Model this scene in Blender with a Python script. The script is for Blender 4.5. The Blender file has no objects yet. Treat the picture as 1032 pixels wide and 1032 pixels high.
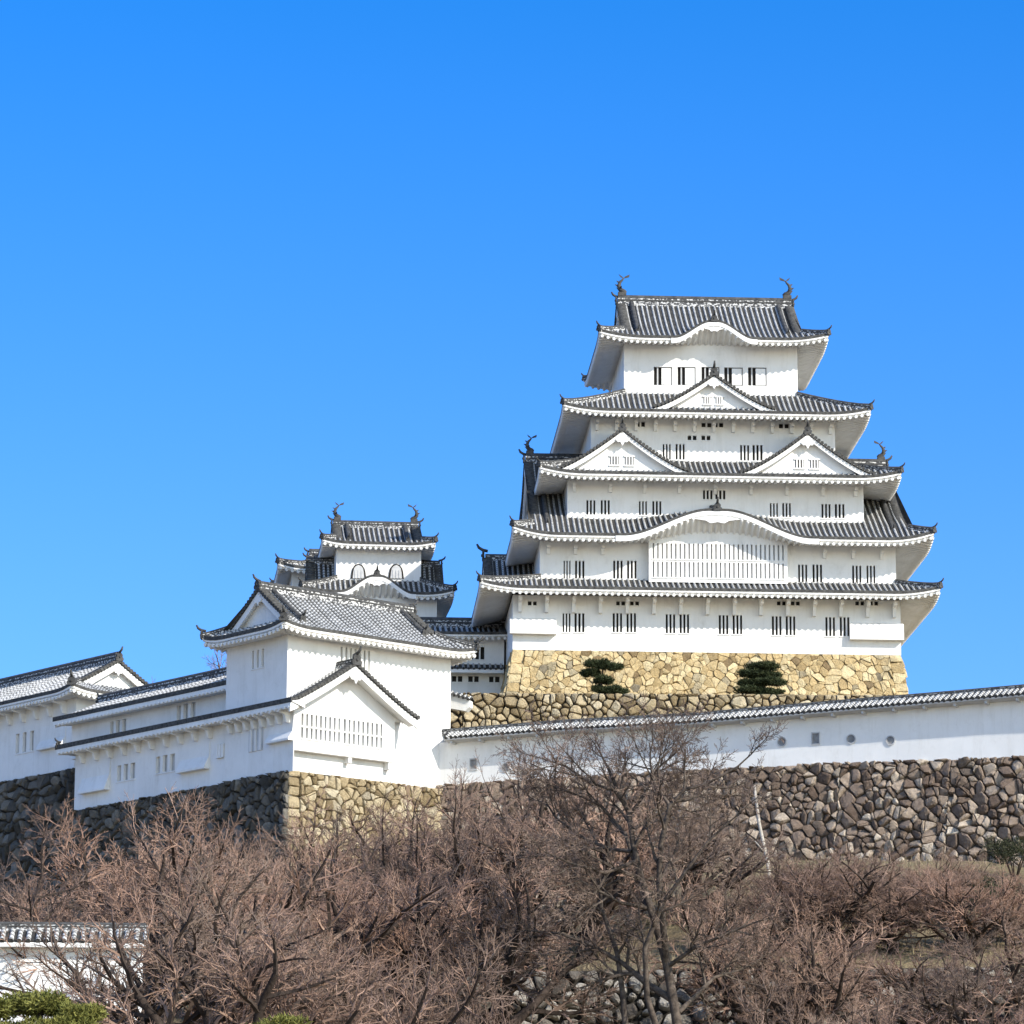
import bpy, math, random
from mathutils import Vector, Matrix
R = math.radians
scene = bpy.context.scene
col = scene.collection

# ---------------------------------------------------------------- camera, sky, sun, exposure
FOC = 4000.0                                    # focal length in photo pixels (photo is 1032 wide)
PITCH = math.atan(864 / FOC)
ROLL = R(0.3)
EYE = Vector((0, 0, 1.6))
cd = bpy.data.cameras.new('camera'); cam = bpy.data.objects.new('camera', cd); col.objects.link(cam)
cd.sensor_width = 36; cd.lens = 36 * FOC / 1032; cd.clip_start = 1; cd.clip_end = 20000
cam.matrix_world = Matrix.Translation(EYE) @ Matrix.Rotation(R(90) + PITCH, 4, 'X') @ Matrix.Rotation(ROLL, 4, 'Z')
scene.camera = cam

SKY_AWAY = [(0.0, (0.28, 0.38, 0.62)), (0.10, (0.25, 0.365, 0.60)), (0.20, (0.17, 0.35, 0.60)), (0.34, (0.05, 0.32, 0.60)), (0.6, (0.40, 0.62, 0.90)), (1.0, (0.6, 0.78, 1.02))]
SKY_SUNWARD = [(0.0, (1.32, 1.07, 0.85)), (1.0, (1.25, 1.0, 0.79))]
SUN_EL, SUN_AZ = 33.0, 50.0                      # azimuth: to the right of straight behind the camera
wd = bpy.data.worlds.new('World'); scene.world = wd; wd.use_nodes = True
nt = wd.node_tree; nt.nodes.clear()
sky = nt.nodes.new('ShaderNodeTexSky'); sky.sky_type = 'NISHITA'; sky.sun_disc = False
sky.sun_elevation = R(SUN_EL); sky.sun_rotation = R(180 - SUN_AZ)
sky.air_density = 1.0; sky.dust_density = 0.1; sky.ozone_density = 4.0
def wn(t): return nt.nodes.new(t)
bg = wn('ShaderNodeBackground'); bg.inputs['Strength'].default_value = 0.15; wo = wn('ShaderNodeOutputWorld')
# tint by direction: the sky away from the sun is a deep saturated blue, paler towards the horizon; the sunward sky is brightened and warmed to add fill
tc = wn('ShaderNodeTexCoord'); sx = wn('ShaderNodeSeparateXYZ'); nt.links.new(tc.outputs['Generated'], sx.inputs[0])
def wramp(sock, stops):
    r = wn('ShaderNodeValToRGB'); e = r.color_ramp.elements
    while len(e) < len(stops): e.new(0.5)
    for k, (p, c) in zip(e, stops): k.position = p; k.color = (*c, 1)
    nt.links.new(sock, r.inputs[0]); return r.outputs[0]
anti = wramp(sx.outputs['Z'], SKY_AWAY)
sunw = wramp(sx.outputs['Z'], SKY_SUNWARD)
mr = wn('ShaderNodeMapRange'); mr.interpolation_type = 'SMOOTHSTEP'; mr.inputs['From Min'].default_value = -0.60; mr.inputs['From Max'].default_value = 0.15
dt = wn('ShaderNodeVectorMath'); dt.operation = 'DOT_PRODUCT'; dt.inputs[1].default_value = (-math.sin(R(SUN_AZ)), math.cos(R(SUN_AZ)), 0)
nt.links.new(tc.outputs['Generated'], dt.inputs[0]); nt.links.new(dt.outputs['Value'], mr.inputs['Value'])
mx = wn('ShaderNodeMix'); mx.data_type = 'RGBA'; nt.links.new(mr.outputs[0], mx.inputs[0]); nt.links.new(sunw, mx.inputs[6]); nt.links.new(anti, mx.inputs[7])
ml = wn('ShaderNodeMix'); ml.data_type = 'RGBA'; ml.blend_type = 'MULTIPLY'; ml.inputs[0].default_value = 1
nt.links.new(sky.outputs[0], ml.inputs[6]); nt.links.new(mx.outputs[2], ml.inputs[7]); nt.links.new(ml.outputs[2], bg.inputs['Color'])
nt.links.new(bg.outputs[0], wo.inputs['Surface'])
sd = bpy.data.lights.new('sun', 'SUN'); sun = bpy.data.objects.new('sun', sd); col.objects.link(sun)
sd.energy = 2.5; sd.angle = R(0.5); sd.color = (1.0, 0.945, 0.85)
sv = Vector((math.sin(R(SUN_AZ)) * math.cos(R(SUN_EL)), -math.cos(R(SUN_AZ)) * math.cos(R(SUN_EL)), math.sin(R(SUN_EL))))
sun.rotation_euler = sv.to_track_quat('Z', 'Y').to_euler(); sun.location = (60, -60, 120)
scene.view_settings.view_transform = 'Standard'; scene.view_settings.look = 'None'
scene.view_settings.gamma = 1; scene.view_settings.exposure = 1.3
scene.cycles.max_bounces = 8; scene.cycles.diffuse_bounces = 5; scene.cycles.transparent_max_bounces = 4
scene.cycles.use_denoising = True

# ---------------------------------------------------------------- survey: photo measurement -> point at a known distance
_rt = Vector((1, 0, 0)); _fw = Vector((0, math.cos(PITCH), math.sin(PITCH))); _up = Vector((0, -math.sin(PITCH), math.cos(PITCH)))
_r2 = math.cos(ROLL) * _rt + math.sin(ROLL) * _up; _u2 = -math.sin(ROLL) * _rt + math.cos(ROLL) * _up
def ray(px, py): return _fw + _r2 * ((px - 516) / FOC) + _u2 * ((516 - py) / FOC)
def at(px, py, y):
    d = ray(px, py); return EYE + d * ((y - EYE.y) / d.y)
class Frame:
    def __init__(s, x, y, rot):
        s.o = Vector((x, y, 0)); a = R(rot); s.rot = a
        s.X = Vector((math.cos(a), math.sin(a), 0)); s.Y = Vector((-math.sin(a), math.cos(a), 0))
    def yp(s, px, py, Y=0.0):                    # on the plane local Y = const -> (X, Z)
        d = ray(px, py); t = ((s.o - EYE).dot(s.Y) + Y) / d.dot(s.Y); P = EYE + d * t - s.o
        return P.dot(s.X), P.z
    def xp(s, px, py, X=0.0):                    # on the plane local X = const -> (Y, Z)
        d = ray(px, py); t = ((s.o - EYE).dot(s.X) + X) / d.dot(s.X); P = EYE + d * t - s.o
        return P.dot(s.Y), P.z

# ---------------------------------------------------------------- materials
def new_mat(name, rough=0.8):
    m = bpy.data.materials.new(name); m.use_nodes = True
    n = m.node_tree.nodes; b = n['Principled BSDF']; b.inputs['Roughness'].default_value = rough
    b.inputs['Specular IOR Level'].default_value = 0.12
    return m, n, m.node_tree.links, b
def mixc(n, l, fac, a, b, mode='MIX'):
    x = n.new('ShaderNodeMix'); x.data_type = 'RGBA'; x.blend_type = mode
    for sock, v in ((x.inputs[0], fac), (x.inputs[6], a), (x.inputs[7], b)):
        if hasattr(v, 'links'): l.new(v, sock)
        elif isinstance(v, (int, float)): sock.default_value = v
        else: sock.default_value = (*v, 1)
    return x.outputs[2]
def noise(n, l, scale, detail=4, rough=0.6, coord='Object', stretch=None):
    tc = n.new('ShaderNodeTexCoord'); t = n.new('ShaderNodeTexNoise')
    t.inputs['Scale'].default_value = scale; t.inputs['Detail'].default_value = detail; t.inputs['Roughness'].default_value = rough
    if stretch:
        mp = n.new('ShaderNodeMapping'); mp.inputs['Scale'].default_value = stretch
        l.new(tc.outputs[coord], mp.inputs[0]); l.new(mp.outputs[0], t.inputs['Vector'])
    else: l.new(tc.outputs[coord], t.inputs['Vector'])
    return t.outputs['Fac']
def ramp(n, l, fac, stops):
    r = n.new('ShaderNodeValToRGB'); e = r.color_ramp.elements
    while len(e) < len(stops): e.new(0.5)
    for k, (p, c) in zip(e, stops): k.position = p; k.color = (*c, 1)
    l.new(fac, r.inputs[0]); return r.outputs[0]
def bump(n, l, b, h, strength, dist=0.1):
    x = n.new('ShaderNodeBump'); x.inputs['Strength'].default_value = strength; x.inputs['Distance'].default_value = dist
    l.new(h, x.inputs['Height']); l.new(x.outputs[0], b.inputs['Normal'])

def m_plaster():
    m, n, l, b = new_mat('white_plaster', 0.85)
    big = ramp(n, l, noise(n, l, 0.35, 5, 0.65), [(0.3, (0.74, 0.728, 0.70)), (0.65, (0.83, 0.818, 0.79))])
    streak = ramp(n, l, noise(n, l, 1.0, 6, 0.75, stretch=(1.1, 1.1, 0.16)), [(0.5, (1, 1, 1)), (0.68, (0.87, 0.86, 0.84)), (0.85, (0.66, 0.65, 0.63))])
    patch = ramp(n, l, noise(n, l, 0.8, 7, 0.8), [(0.55, (1, 1, 1)), (0.72, (0.84, 0.83, 0.81))])
    c = mixc(n, l, 0.75, big, streak, 'MULTIPLY')
    l.new(mixc(n, l, 0.7, c, patch, 'MULTIPLY'), b.inputs['Base Color'])
    bump(n, l, b, noise(n, l, 6, 4), 0.12, 0.03); return m
def m_roll():
    m, n, l, b = new_mat('plastered_round_tile', 0.85)
    tc = n.new('ShaderNodeTexCoord'); sp = n.new('ShaderNodeSeparateXYZ'); l.new(tc.outputs['UV'], sp.inputs[0])
    d = n.new('ShaderNodeMath'); d.operation = 'FRACT'
    mu = n.new('ShaderNodeMath'); mu.operation = 'MULTIPLY'; mu.inputs[1].default_value = 1 / 0.29
    l.new(sp.outputs['Y'], mu.inputs[0]); l.new(mu.outputs[0], d.inputs[0])
    band = ramp(n, l, d.outputs[0], [(0.0, (1, 1, 1)), (0.44, (1, 1, 1)), (0.54, (0, 0, 0)), (0.94, (0, 0, 0)), (1.0, (1, 1, 1))])
    grime = noise(n, l, 1.3, 4)
    tile = ramp(n, l, grime, [(0.3, (0.11, 0.108, 0.103)), (0.7, (0.24, 0.236, 0.226))])
    pl = ramp(n, l, grime, [(0.25, (0.34, 0.335, 0.32)), (0.5, (0.50, 0.495, 0.475)), (0.75, (0.66, 0.65, 0.63))])
    l.new(mixc(n, l, band, tile, pl), b.inputs['Base Color']); return m
def m_simple(name, c1, c2, scale=2.0, rough=0.7, bmp=0.0, bs=8):
    m, n, l, b = new_mat(name, rough)
    l.new(ramp(n, l, noise(n, l, scale, 5), [(0.3, c1), (0.7, c2)]), b.inputs['Base Color'])
    if bmp: bump(n, l, b, noise(n, l, bs, 5, 0.7), bmp, 0.1)
    return m
def m_stone(name, stops, dirt=0.5, moss=None):
    m, n, l, b = new_mat(name, 0.9)
    at_ = n.new('ShaderNodeAttribute'); at_.attribute_name = 'tint'
    base = ramp(n, l, at_.outputs['Fac'], stops)
    mott = ramp(n, l, noise(n, l, 2.6, 8, 0.75), [(0.32, (0.5, 0.48, 0.45)), (0.55, (1, 1, 1)), (0.75, (1.25, 1.22, 1.15))])
    c = mixc(n, l, dirt, base, mott, 'MULTIPLY')
    st = ramp(n, l, noise(n, l, 0.45, 5, 0.65), [(0.55, (0, 0, 0)), (0.68, (1, 1, 1))])
    c = mixc(n, l, st, c, mixc(n, l, 0.5, c, moss or (0.09, 0.085, 0.07)))
    l.new(c, b.inputs['Base Color'])
    bump(n, l, b, noise(n, l, 4, 9, 0.8), 1.0, 0.25); return m
PLASTER = m_plaster()
ROLL_T = m_roll()
PAN = m_simple('grey_pan_tile', (0.026, 0.025, 0.023), (0.07, 0.067, 0.062), 2.2, 0.9)
CAP = m_simple('dark_tile_end', (0.035, 0.034, 0.032), (0.11, 0.107, 0.10), 5, 0.85)
def m_course():
    m, n, l, b = new_mat('ridge_courses', 0.75)
    f = noise(n, l, 7.0, 2, .4, stretch=(1, 1, 1.6))
    l.new(ramp(n, l, f, [(.49, (.075, .075, .078)), (.56, (.50, .495, .48)), (.66, (.62, .615, .60))]), b.inputs['Base Color']); return m
COURSE = m_course()
ORN = m_simple('dark_ridge_tile', (0.035, 0.035, 0.034), (0.10, 0.098, 0.094), 3, 0.75, 0.3)
DARK = m_simple('dark_window_wood', (0.018, 0.016, 0.015), (0.04, 0.036, 0.032), 3)
GREYP = m_simple('grey_plaster', (0.42, 0.42, 0.42), (0.58, 0.58, 0.575), 2, 0.85)  # greyer plaster for window backs, port rims and the coping eave
GREYD = m_simple('dim_lattice_back', (0.10, 0.10, 0.10), (0.16, 0.16, 0.16), 2, 0.9)
GAP = m_simple('dark_earth_joint', (0.025, 0.022, 0.018), (0.05, 0.045, 0.04), 3, 1.0)
ST_KEEP = m_stone('tan_dressed_stone', [(0, (0.28, 0.20, 0.11)), (0.10, (0.58, 0.43, 0.22)), (0.5, (0.78, 0.60, 0.33)), (0.9, (0.86, 0.71, 0.43)), (1, (0.32, 0.27, 0.19))], 0.6)
ST_TERR = m_stone('buff_rubble_stone', [(0, (0.24, 0.18, 0.10)), (0.3, (0.44, 0.34, 0.20)), (0.7, (0.62, 0.51, 0.33)), (0.93, (0.70, 0.60, 0.42)), (1, (0.30, 0.25, 0.18))], 0.7)
ST_GREY = m_stone('grey_brown_rubble_stone', [(0, (0.18, 0.13, 0.10)), (0.35, (0.30, 0.228, 0.178)), (0.65, (0.42, 0.33, 0.255)), (0.88, (0.56, 0.46, 0.36)), (1, (0.74, 0.64, 0.52))], 0.85)
ST_SHADE = m_stone('shaded_grey_stone', [(0, (0.085, 0.078, 0.066)), (0.5, (0.16, 0.145, 0.122)), (1, (0.29, 0.265, 0.225))], 0.7)  # shade of the left walls is put into this darker stone colour
BARK = m_simple('dark_bark', (0.022, 0.016, 0.013), (0.075, 0.056, 0.046), 3, 0.9, 0.5)
def m_twig(name, c1, c2):
    m, n, l, b = new_mat(name, 0.9)
    oi = n.new('ShaderNodeObjectInfo'); k = ramp(n, l, oi.outputs['Random'], [(0, (.66, .68, .70)), (.5, (.98, .96, .95)), (1, (1.22, 1.12, 1.07))])
    l.new(mixc(n, l, 1.0, ramp(n, l, noise(n, l, .5, 4), [(.3, c1), (.7, c2)]), k, 'MULTIPLY'), b.inputs['Base Color']); return m
TWIG = m_twig('reddish_twig', (0.175, 0.112, 0.085), (0.36, 0.25, 0.192))
BARK2 = m_simple('grey_brown_bark', (0.028, 0.022, 0.018), (0.15, 0.118, 0.095), 3, 0.9, 0.5)
TWIG2 = m_twig('grey_brown_twig', (0.13, 0.095, 0.077), (0.28, 0.205, 0.16))
PALEW = m_simple('pale_bleached_wood', (0.28, 0.25, 0.21), (0.50, 0.45, 0.38), 3, 0.9, 0.3)
NEEDLE = m_simple('dark_pine_needles', (0.018, 0.028, 0.014), (0.06, 0.07, 0.03), 3, 0.7)
NEEDLE2 = m_simple('yellow_green_pine_needles', (0.075, 0.085, 0.02), (0.23, 0.22, 0.06), 1.5, 0.7)
SHRUB = m_simple('dark_evergreen_leaves', (0.02, 0.026, 0.014), (0.065, 0.065, 0.035), 2, 0.7)
LAWN = None

# ---------------------------------------------------------------- mesh builder
class MB:
    def __init__(s): s.v = []; s.f = []; s.m = []; s.uv = []; s.t = None; s.s = []
    def vert(s, p): s.v.append(tuple(p)); return len(s.v) - 1
    def face(s, ix, m=0, uv=None, smooth=False): s.f.append(tuple(ix)); s.m.append(m); s.uv.append(uv); s.s.append(smooth)
    def poly(s, pts, m=0): s.face([s.vert(p) for p in pts], m)
    def box(s, a, b, m=0, M=None):
        c = [Vector((x, y, z)) for z in (a[2], b[2]) for y in (a[1], b[1]) for x in (a[0], b[0])]
        if M: c = [M @ p for p in c]
        i = [s.vert(p) for p in c]
        for q in ((0, 2, 3, 1), (4, 5, 7, 6), (0, 1, 5, 4), (2, 6, 7, 3), (0, 4, 6, 2), (1, 3, 7, 5)): s.face([i[k] for k in q], m)
    def prism(s, pts, ext, m=0):
        ext = Vector(ext); n = len(pts); a = [s.vert(p) for p in pts]; b = [s.vert(Vector(p) + ext) for p in pts]
        s.face(a[::-1], m); s.face(b, m)
        for k in range(n): s.face((a[k], a[(k + 1) % n], b[(k + 1) % n], b[k]), m)
    def tube(s, pts, rad, n=6, m=0, caps=True, smooth=True):
        prev = None; N = len(pts); ref = None
        for k, p in enumerate(pts):
            p = Vector(p); d = (Vector(pts[min(k + 1, N - 1)]) - Vector(pts[max(k - 1, 0)]))
            if d.length < 1e-9: d = Vector((0, 0, 1))
            d.normalize()
            if ref is None: ref = d.orthogonal()
            ref = (ref - d * ref.dot(d)); ref = ref.normalized() if ref.length > 1e-6 else d.orthogonal().normalized()
            e = d.cross(ref); r = rad[k] if hasattr(rad, '__len__') else rad
            ring = [s.vert(p + (ref * math.cos(2 * math.pi * j / n) + e * math.sin(2 * math.pi * j / n)) * r) for j in range(n)]
            if prev:
                for j in range(n): s.face((prev[j], prev[(j + 1) % n], ring[(j + 1) % n], ring[j]), m, None, smooth)
            elif caps: s.face(ring[::-1], m)
            prev = ring
        if caps: s.face(prev, m)
    def build(s, name, mats, parent=None, loc=None):
        me = bpy.data.meshes.new(name); me.from_pydata(s.v, [], s.f)
        for x in (mats if isinstance(mats, (list, tuple)) else [mats]): me.materials.append(x)
        me.polygons.foreach_set('material_index', s.m); me.polygons.foreach_set('use_smooth', s.s)
        if any(u is not None for u in s.uv):
            L = me.uv_layers.new(name='UVMap'); flat = []
            for f, u in zip(s.f, s.uv):
                for k in range(len(f)): flat.extend(u[k] if u else (0, 0))
            L.data.foreach_set('uv', flat)
        if s.t is not None:
            A = me.attributes.new('tint', 'FLOAT', 'POINT'); A.data.foreach_set('value', s.t)
        me.update(); o = bpy.data.objects.new(name, me); col.objects.link(o)
        if parent: o.parent = parent
        if loc is not None: o.location = loc
        return o
def tag(o, label=None, cat=None, group=None, kind=None):
    for k, v in (('label', label), ('category', cat), ('group', group), ('kind', kind)):
        if v: o[k] = v
    return o
def thing(name, label, cat, loc=(0, 0, 0), rot=0.0, group=None):
    o = bpy.data.objects.new(name, None); col.objects.link(o); o.empty_display_size = 0.5
    o.location = loc; o.rotation_euler = (0, 0, rot); return tag(o, label, cat, group)
def copy_child(o, parent, M=None):
    c = o.copy(); col.objects.link(c); c.parent = parent
    if M is not None: c.matrix_basis = M
    return c

# ---------------------------------------------------------------- Japanese roof kit
I4 = Matrix.Identity(4)
TRNG = random.Random(5)
def tile_patch(mb, P, s0, s1, tr, pitch=0.36, r=0.085, n=6, cap=True, M=I4):
    """pan tiles as a sheet, round cover tiles as rows of half tubes running up the slope"""
    k = max(1, round((s1 - s0) / pitch)); p = (s1 - s0) / k
    def Q(s, t): return M @ P(s, t)
    e = 1e-3
    for i in range(k):
        a, b = s0 + i * p, s0 + (i + 1) * p; c = (a + b) / 2
        (ta0, ta1), (tb0, tb1), (tc0, tc1) = tr(a), tr(b), tr(c)
        row = []
        for j in range(n + 1):
            u = j / n
            row.append((mb.vert(Q(a, ta0 + (ta1 - ta0) * u)), mb.vert(Q(b, tb0 + (tb1 - tb0) * u))))
        for j in range(n): mb.face((row[j][0], row[j][1], row[j + 1][1], row[j + 1][0]), 0)
        if tc1 - tc0 < 0.02: continue
        prev = None; ln = TRNG.uniform(0, .34); pl = None; rr_ = r * TRNG.uniform(.88, 1.1); sag = TRNG.uniform(-.022, .022); shift = TRNG.uniform(-.02, .02)
        for j in range(n + 1):
            t = tc0 + (tc1 - tc0) * j / n; q = Q(c, t)
            S = (Q(c + e, t) - Q(c - e, t)); T = (Q(c, t + e) - Q(c, t - e))
            N = S.cross(T)
            if N.z < 0: N = -N
            N.normalize(); S = (S - N * S.dot(N)); S = Vector((S.x, S.y, 0)).normalized() if S.length > 1e-9 else S
            if pl is not None: ln += (q - pl).length
            pl = q
            q = q + N * (sag * math.sin(3.1 * j / n)) + S * shift
            ring = [mb.vert(q + S * (rr_ * math.cos(g)) + N * (rr_ * math.sin(g) * 1.15)) for g in (0, .8, math.pi / 2, math.pi - .8, math.pi)]
            if prev:
                for h in range(4): mb.face((prev[0][h], prev[0][h + 1], ring[h + 1], ring[h]), 1, ((0, prev[1]), (0, prev[1]), (0, ln), (0, ln)), True)
            elif cap:
                T.normalize(); o = q - T * 0.02
                mb.face([mb.vert(o + S * (r * 1.12 * math.cos(g)) + N * (r * 1.12 * math.sin(g))) for g in [x * math.pi / 3 for x in range(6)]], 2)
            prev = (ring, ln)
ROOFM = [PAN, ROLL_T, CAP]

def lift_fn(C, Lc): return lambda d: C * max(0.0, 1 - max(0.0, d) / Lc) ** 2.2
def skirt_sides(outer, inner, h0, h1, C=0.5, Lc=3.2, bmp=None, power=1.2):
    X0, X1, Y0, Y1 = outer; x0, x1, y0, y1 = inner; lf = lift_fn(C, Lc); out = []
    hh = lambda t: h0 + (h1 - h0) * (t ** power if t > 0 else 0)
    def mk(a0, a1, i0, i1, horiz, e, q, bumpf):
        def tm(s):
            m = 1.0
            if s < i0: m = min(m, (s - a0) / max(1e-6, i0 - a0))
            if s > i1: m = min(m, (a1 - s) / max(1e-6, a1 - i1))
            return (0.0, max(0.0, m))
        def P(s, t):
            d = min(s - (a0 + (i0 - a0) * t), (a1 + (i1 - a1) * t) - s)
            z = hh(t) + lf(d) * (1 - t)
            if bumpf: z += bumpf(s) * max(0.0, 1 - t) ** 0.9
            w = e + (q - e) * t
            return Vector((s, w, z)) if horiz else Vector((w, s, z))
        return P, a0, a1, tm
    out.append(('S',) + mk(X0, X1, x0, x1, True, Y0, y0, bmp))
    out.append(('N',) + mk(X0, X1, x0, x1, True, Y1, y1, None))
    out.append(('W',) + mk(Y0, Y1, y0, y1, False, X0, x0, None))
    out.append(('E',) + mk(Y0, Y1, y0, y1, False, X1, x1, None))
    return out
def irimoya_sides(outer, xr0, xr1, h0, hr, C=0.5, Lc=3.2, bmp=None, power=1.2):
    X0, X1, Y0, Y1 = outer; yc = (Y0 + Y1) / 2; D = yc - Y0; lf = lift_fn(C, Lc); out = []
    hh = lambda t: h0 + (hr - h0) * (t ** power if t > 0 else 0)
    def mk_fb(Y, sg, bumpf):
        def tm(s):
            if s < xr0: return (0.0, min(1.0, max(0.0, (s - X0) / D)))
            if s > xr1: return (0.0, min(1.0, max(0.0, (X1 - s) / D)))
            return (0.0, 1.0)
        def P(s, t):
            d = min(s - (X0 + D * t), (X1 - D * t) - s)
            z = hh(t) + lf(d) * max(0, 1 - 2.5 * t)
            if bumpf: z += bumpf(s) * max(0.0, 1 - 2.2 * t)
            return Vector((s, Y + sg * D * t, z))
        return P, X0, X1, tm
    def mk_end(X, sg, run):
        T = run / D
        def tm(s): return (0.0, max(0.0, min(1.0, min(s - Y0, Y1 - s) / run)))
        def P(s, t):
            d = min(s - (Y0 + run * t), (Y1 - run * t) - s)
            return Vector((X + sg * run * t, s, hh(t * T) + lf(d) * max(0, 1 - 2.5 * t * T)))
        return P, Y0, Y1, tm
    out.append(('S',) + mk_fb(Y0, 1, bmp)); out.append(('N',) + mk_fb(Y1, -1, None))
    out.append(('W',) + mk_end(X0, 1, xr0 - X0)); out.append(('E',) + mk_end(X1, -1, X1 - xr1))
    prof = lambda t: hh(t)
    return out, prof, D, yc
def ridge_mesh(mb, pts, w=0.32, h=0.42, M=I4):
    """a ridge: plaster-jointed courses below, dark round cap tile on top; follows pts"""
    pts = [M @ Vector(p) for p in pts]; prev = None; N = len(pts)
    for k, p in enumerate(pts):
        d = (pts[min(k + 1, N - 1)] - pts[max(k - 1, 0)]); d.z = 0
        sd = Vector((-d.y, d.x, 0)).normalized()
        prof = [(-w / 2, -0.12), (-w / 2, h * .32), (-w * .56, h * .34), (-w * .56, h * .5), (-w / 2, h * .52), (-w / 2, h * .68), (-w * .56, h * .7), (-w * .5, h * .85), (-w * .25, h * 1.05), (w * .25, h * 1.05), (w * .5, h * .85), (w * .56, h * .7), (w / 2, h * .68), (w / 2, h * .52), (w * .56, h * .5), (w * .56, h * .34), (w / 2, h * .32), (w / 2, -0.12)]
        ring = [mb.vert(p + sd * a + Vector((0, 0, b))) for a, b in prof]
        mm = [1, 0, 0, 0, 1, 0, 0, 0, 0, 0, 0, 0, 1, 0, 0, 0, 1]
        if prev:
            for j in range(len(prof) - 1): mb.face((prev[j], ring[j], ring[j + 1], prev[j + 1]), mm[j])
        if k in (0, N - 1): mb.face(ring if k else ring[::-1], 0)
        prev = ring
RIDGEM = [ORN, COURSE]
def oni_mesh(mb, pos, d, s=1.0):
    """ridge-end demon tile: shield plate, shoulders, and the upturned round tile above it"""
    pos = Vector(pos); d = Vector((d[0], d[1], 0)).normalized(); u = Vector((-d.y, d.x, 0)); z = Vector((0, 0, 1))
    sh = [(-.30, -.1), (-.36, .1), (-.24, .22), (-.27, .36), (-.12, .52), (0, .60), (.12, .52), (.27, .36), (.24, .22), (.36, .1), (.30, -.1)]
    mb.prism([pos + u * (a * s) + z * (b * s) + d * .02 for a, b in sh], d * (.13 * s))
    pts = [pos - d * (.2 * s) + z * (.48 * s), pos + d * (.12 * s) + z * (.55 * s), pos + d * (.36 * s) + z * (.70 * s), pos + d * (.48 * s) + z * (.92 * s)]
    mb.tube(pts, [.09 * s, .10 * s, .09 * s, .06 * s], 6)
    mb.tube([pos + d * .1 * s + z * .2 * s, pos + d * .22 * s + z * .2 * s], [.14 * s, .07 * s], 6)
def shachi_mesh(mb, pos, dr, s=1.0):
    """shachihoko: head biting the ridge, scaled body curling up, forked tail and fins"""
    pos = Vector(pos); d = Vector((dr, 0, 0)); z = Vector((0, 0, 1)); u = Vector((0, 1, 0))
    ctl = [(-.30, .10), (-.16, .20), (.05, .28), (.20, .46), (.24, .72), (.14, .98), (-.04, 1.16), (-.14, 1.32)]
    rad = [.13, .19, .20, .18, .145, .11, .075, .045]
    mb.tube([pos + d * (a * s) + z * (b * s) for a, b in ctl], [r * s for r in rad], 8)
    for sg in (-1, 1):                                                    # tail flukes
        p = pos + d * (-.12 * s) + z * (1.26 * s)
        mb.prism([p + u * -.03, p + d * (sg * .34 - .1) * s + z * .12 * s, p + d * (sg * .42 - .05) * s + z * .34 * s, p + d * (sg * .10) * s + z * .16 * s], u * .06)
    for a, b, c in ((.24, .40, .25), (.38, .66, .22), (.30, .95, .18)):   # dorsal spines
        p = pos + d * (a * s * .9) + z * (b * s)
        mb.prism([p - z * .1 * s, p + d * c * s + z * .12 * s, p + z * .1 * s], u * .05)
    for sg in (-1, 1):                                                    # pectoral fins
        p = pos + d * .05 * s + z * .35 * s + u * sg * .15 * s
        mb.prism([p, p + u * sg * .22 * s + z * .22 * s, p + d * .16 * s + z * .1 * s], d * .05)
    mb.box(pos - Vector((.32 * s, .2 * s, .15)), pos + Vector((.32 * s, .2 * s, .12)))
def ornament(parent, kind, pos, d, s=1.0, M=I4):
    m = MB(); p = M @ Vector(pos); dv = (M.to_3x3() @ Vector((d[0], d[1], 0)))
    if kind == 'oni': oni_mesh(m, (0, 0, 0), dv, s)
    else: shachi_mesh(m, (0, 0, 0), d[0], s)
    return m.build('ridge_end_tile' if kind == 'oni' else 'fish_ornament', ORN, parent, p)

def eave_mesh(mb, sides, soff, thick=0.36, raf=0.40, rr=0.115, M=I4, skip=(), lips=None):
    """white plastered eave: fascia, soffit and the row of plastered rafters below it"""
    for (nm, P, a0, a1, tm), (_, Qs, _, _, tq) in zip(sides, soff):
        if nm in skip: continue
        n = max(8, int((a1 - a0) / 0.3)); pv = None
        lp = (lips or {}).get(nm, .11)
        outv = {'S': Vector((0, -1, 0)), 'N': Vector((0, 1, 0)), 'W': Vector((-1, 0, 0)), 'E': Vector((1, 0, 0))}[nm]
        for i in range(n + 1):
            s = a0 + (a1 - a0) * i / n; p = P(s, 0)
            z = lambda o, d: p + outv * o + Vector((0, 0, d))
            row = [mb.vert(M @ x) for x in (z(-.02, lp + .03), z(.035, lp), z(.035, -.07), z(.01, -.08), z(.01, -.18), z(-.22, -.19), z(-.22, -thick))]
            if pv:
                for j in range(6): mb.face((pv[j], pv[j + 1], row[j + 1], row[j]), 1 if j < 2 else 0)
            pv = row
        # soffit sheet
        m_ = max(6, int((a1 - a0) / 0.6)); prow = None
        for i in range(m_ + 1):
            s = a0 + (a1 - a0) * i / m_; t1 = tq(s)[1]
            row = [mb.vert(M @ Qs(s, t1 * j / 3)) for j in range(4)]
            if prow:
                for j in range(3): mb.face((prow[j], prow[j + 1], row[j + 1], row[j]), 0)
            prow = row
        k = max(2, round((a1 - a0) / raf))
        for i in range(k):
            s = a0 + (a1 - a0) * (i + .5) / k; t1 = tq(s)[1]
            if t1 < .06: continue
            pts = [M @ (Qs(s, t1 * j / 3) + Vector((0, 0, -.02)) + (outv * .01 if j == 0 else Vector())) for j in range(4)]
            mb.tube(pts, rr, 6, 0)
def soffit_for(outer, wall, h0, thick, rise, C, Lc, bmp=None):
    return skirt_sides(outer, wall, h0 - thick, h0 - thick + rise, C, Lc, bmp, 1.0)
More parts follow.
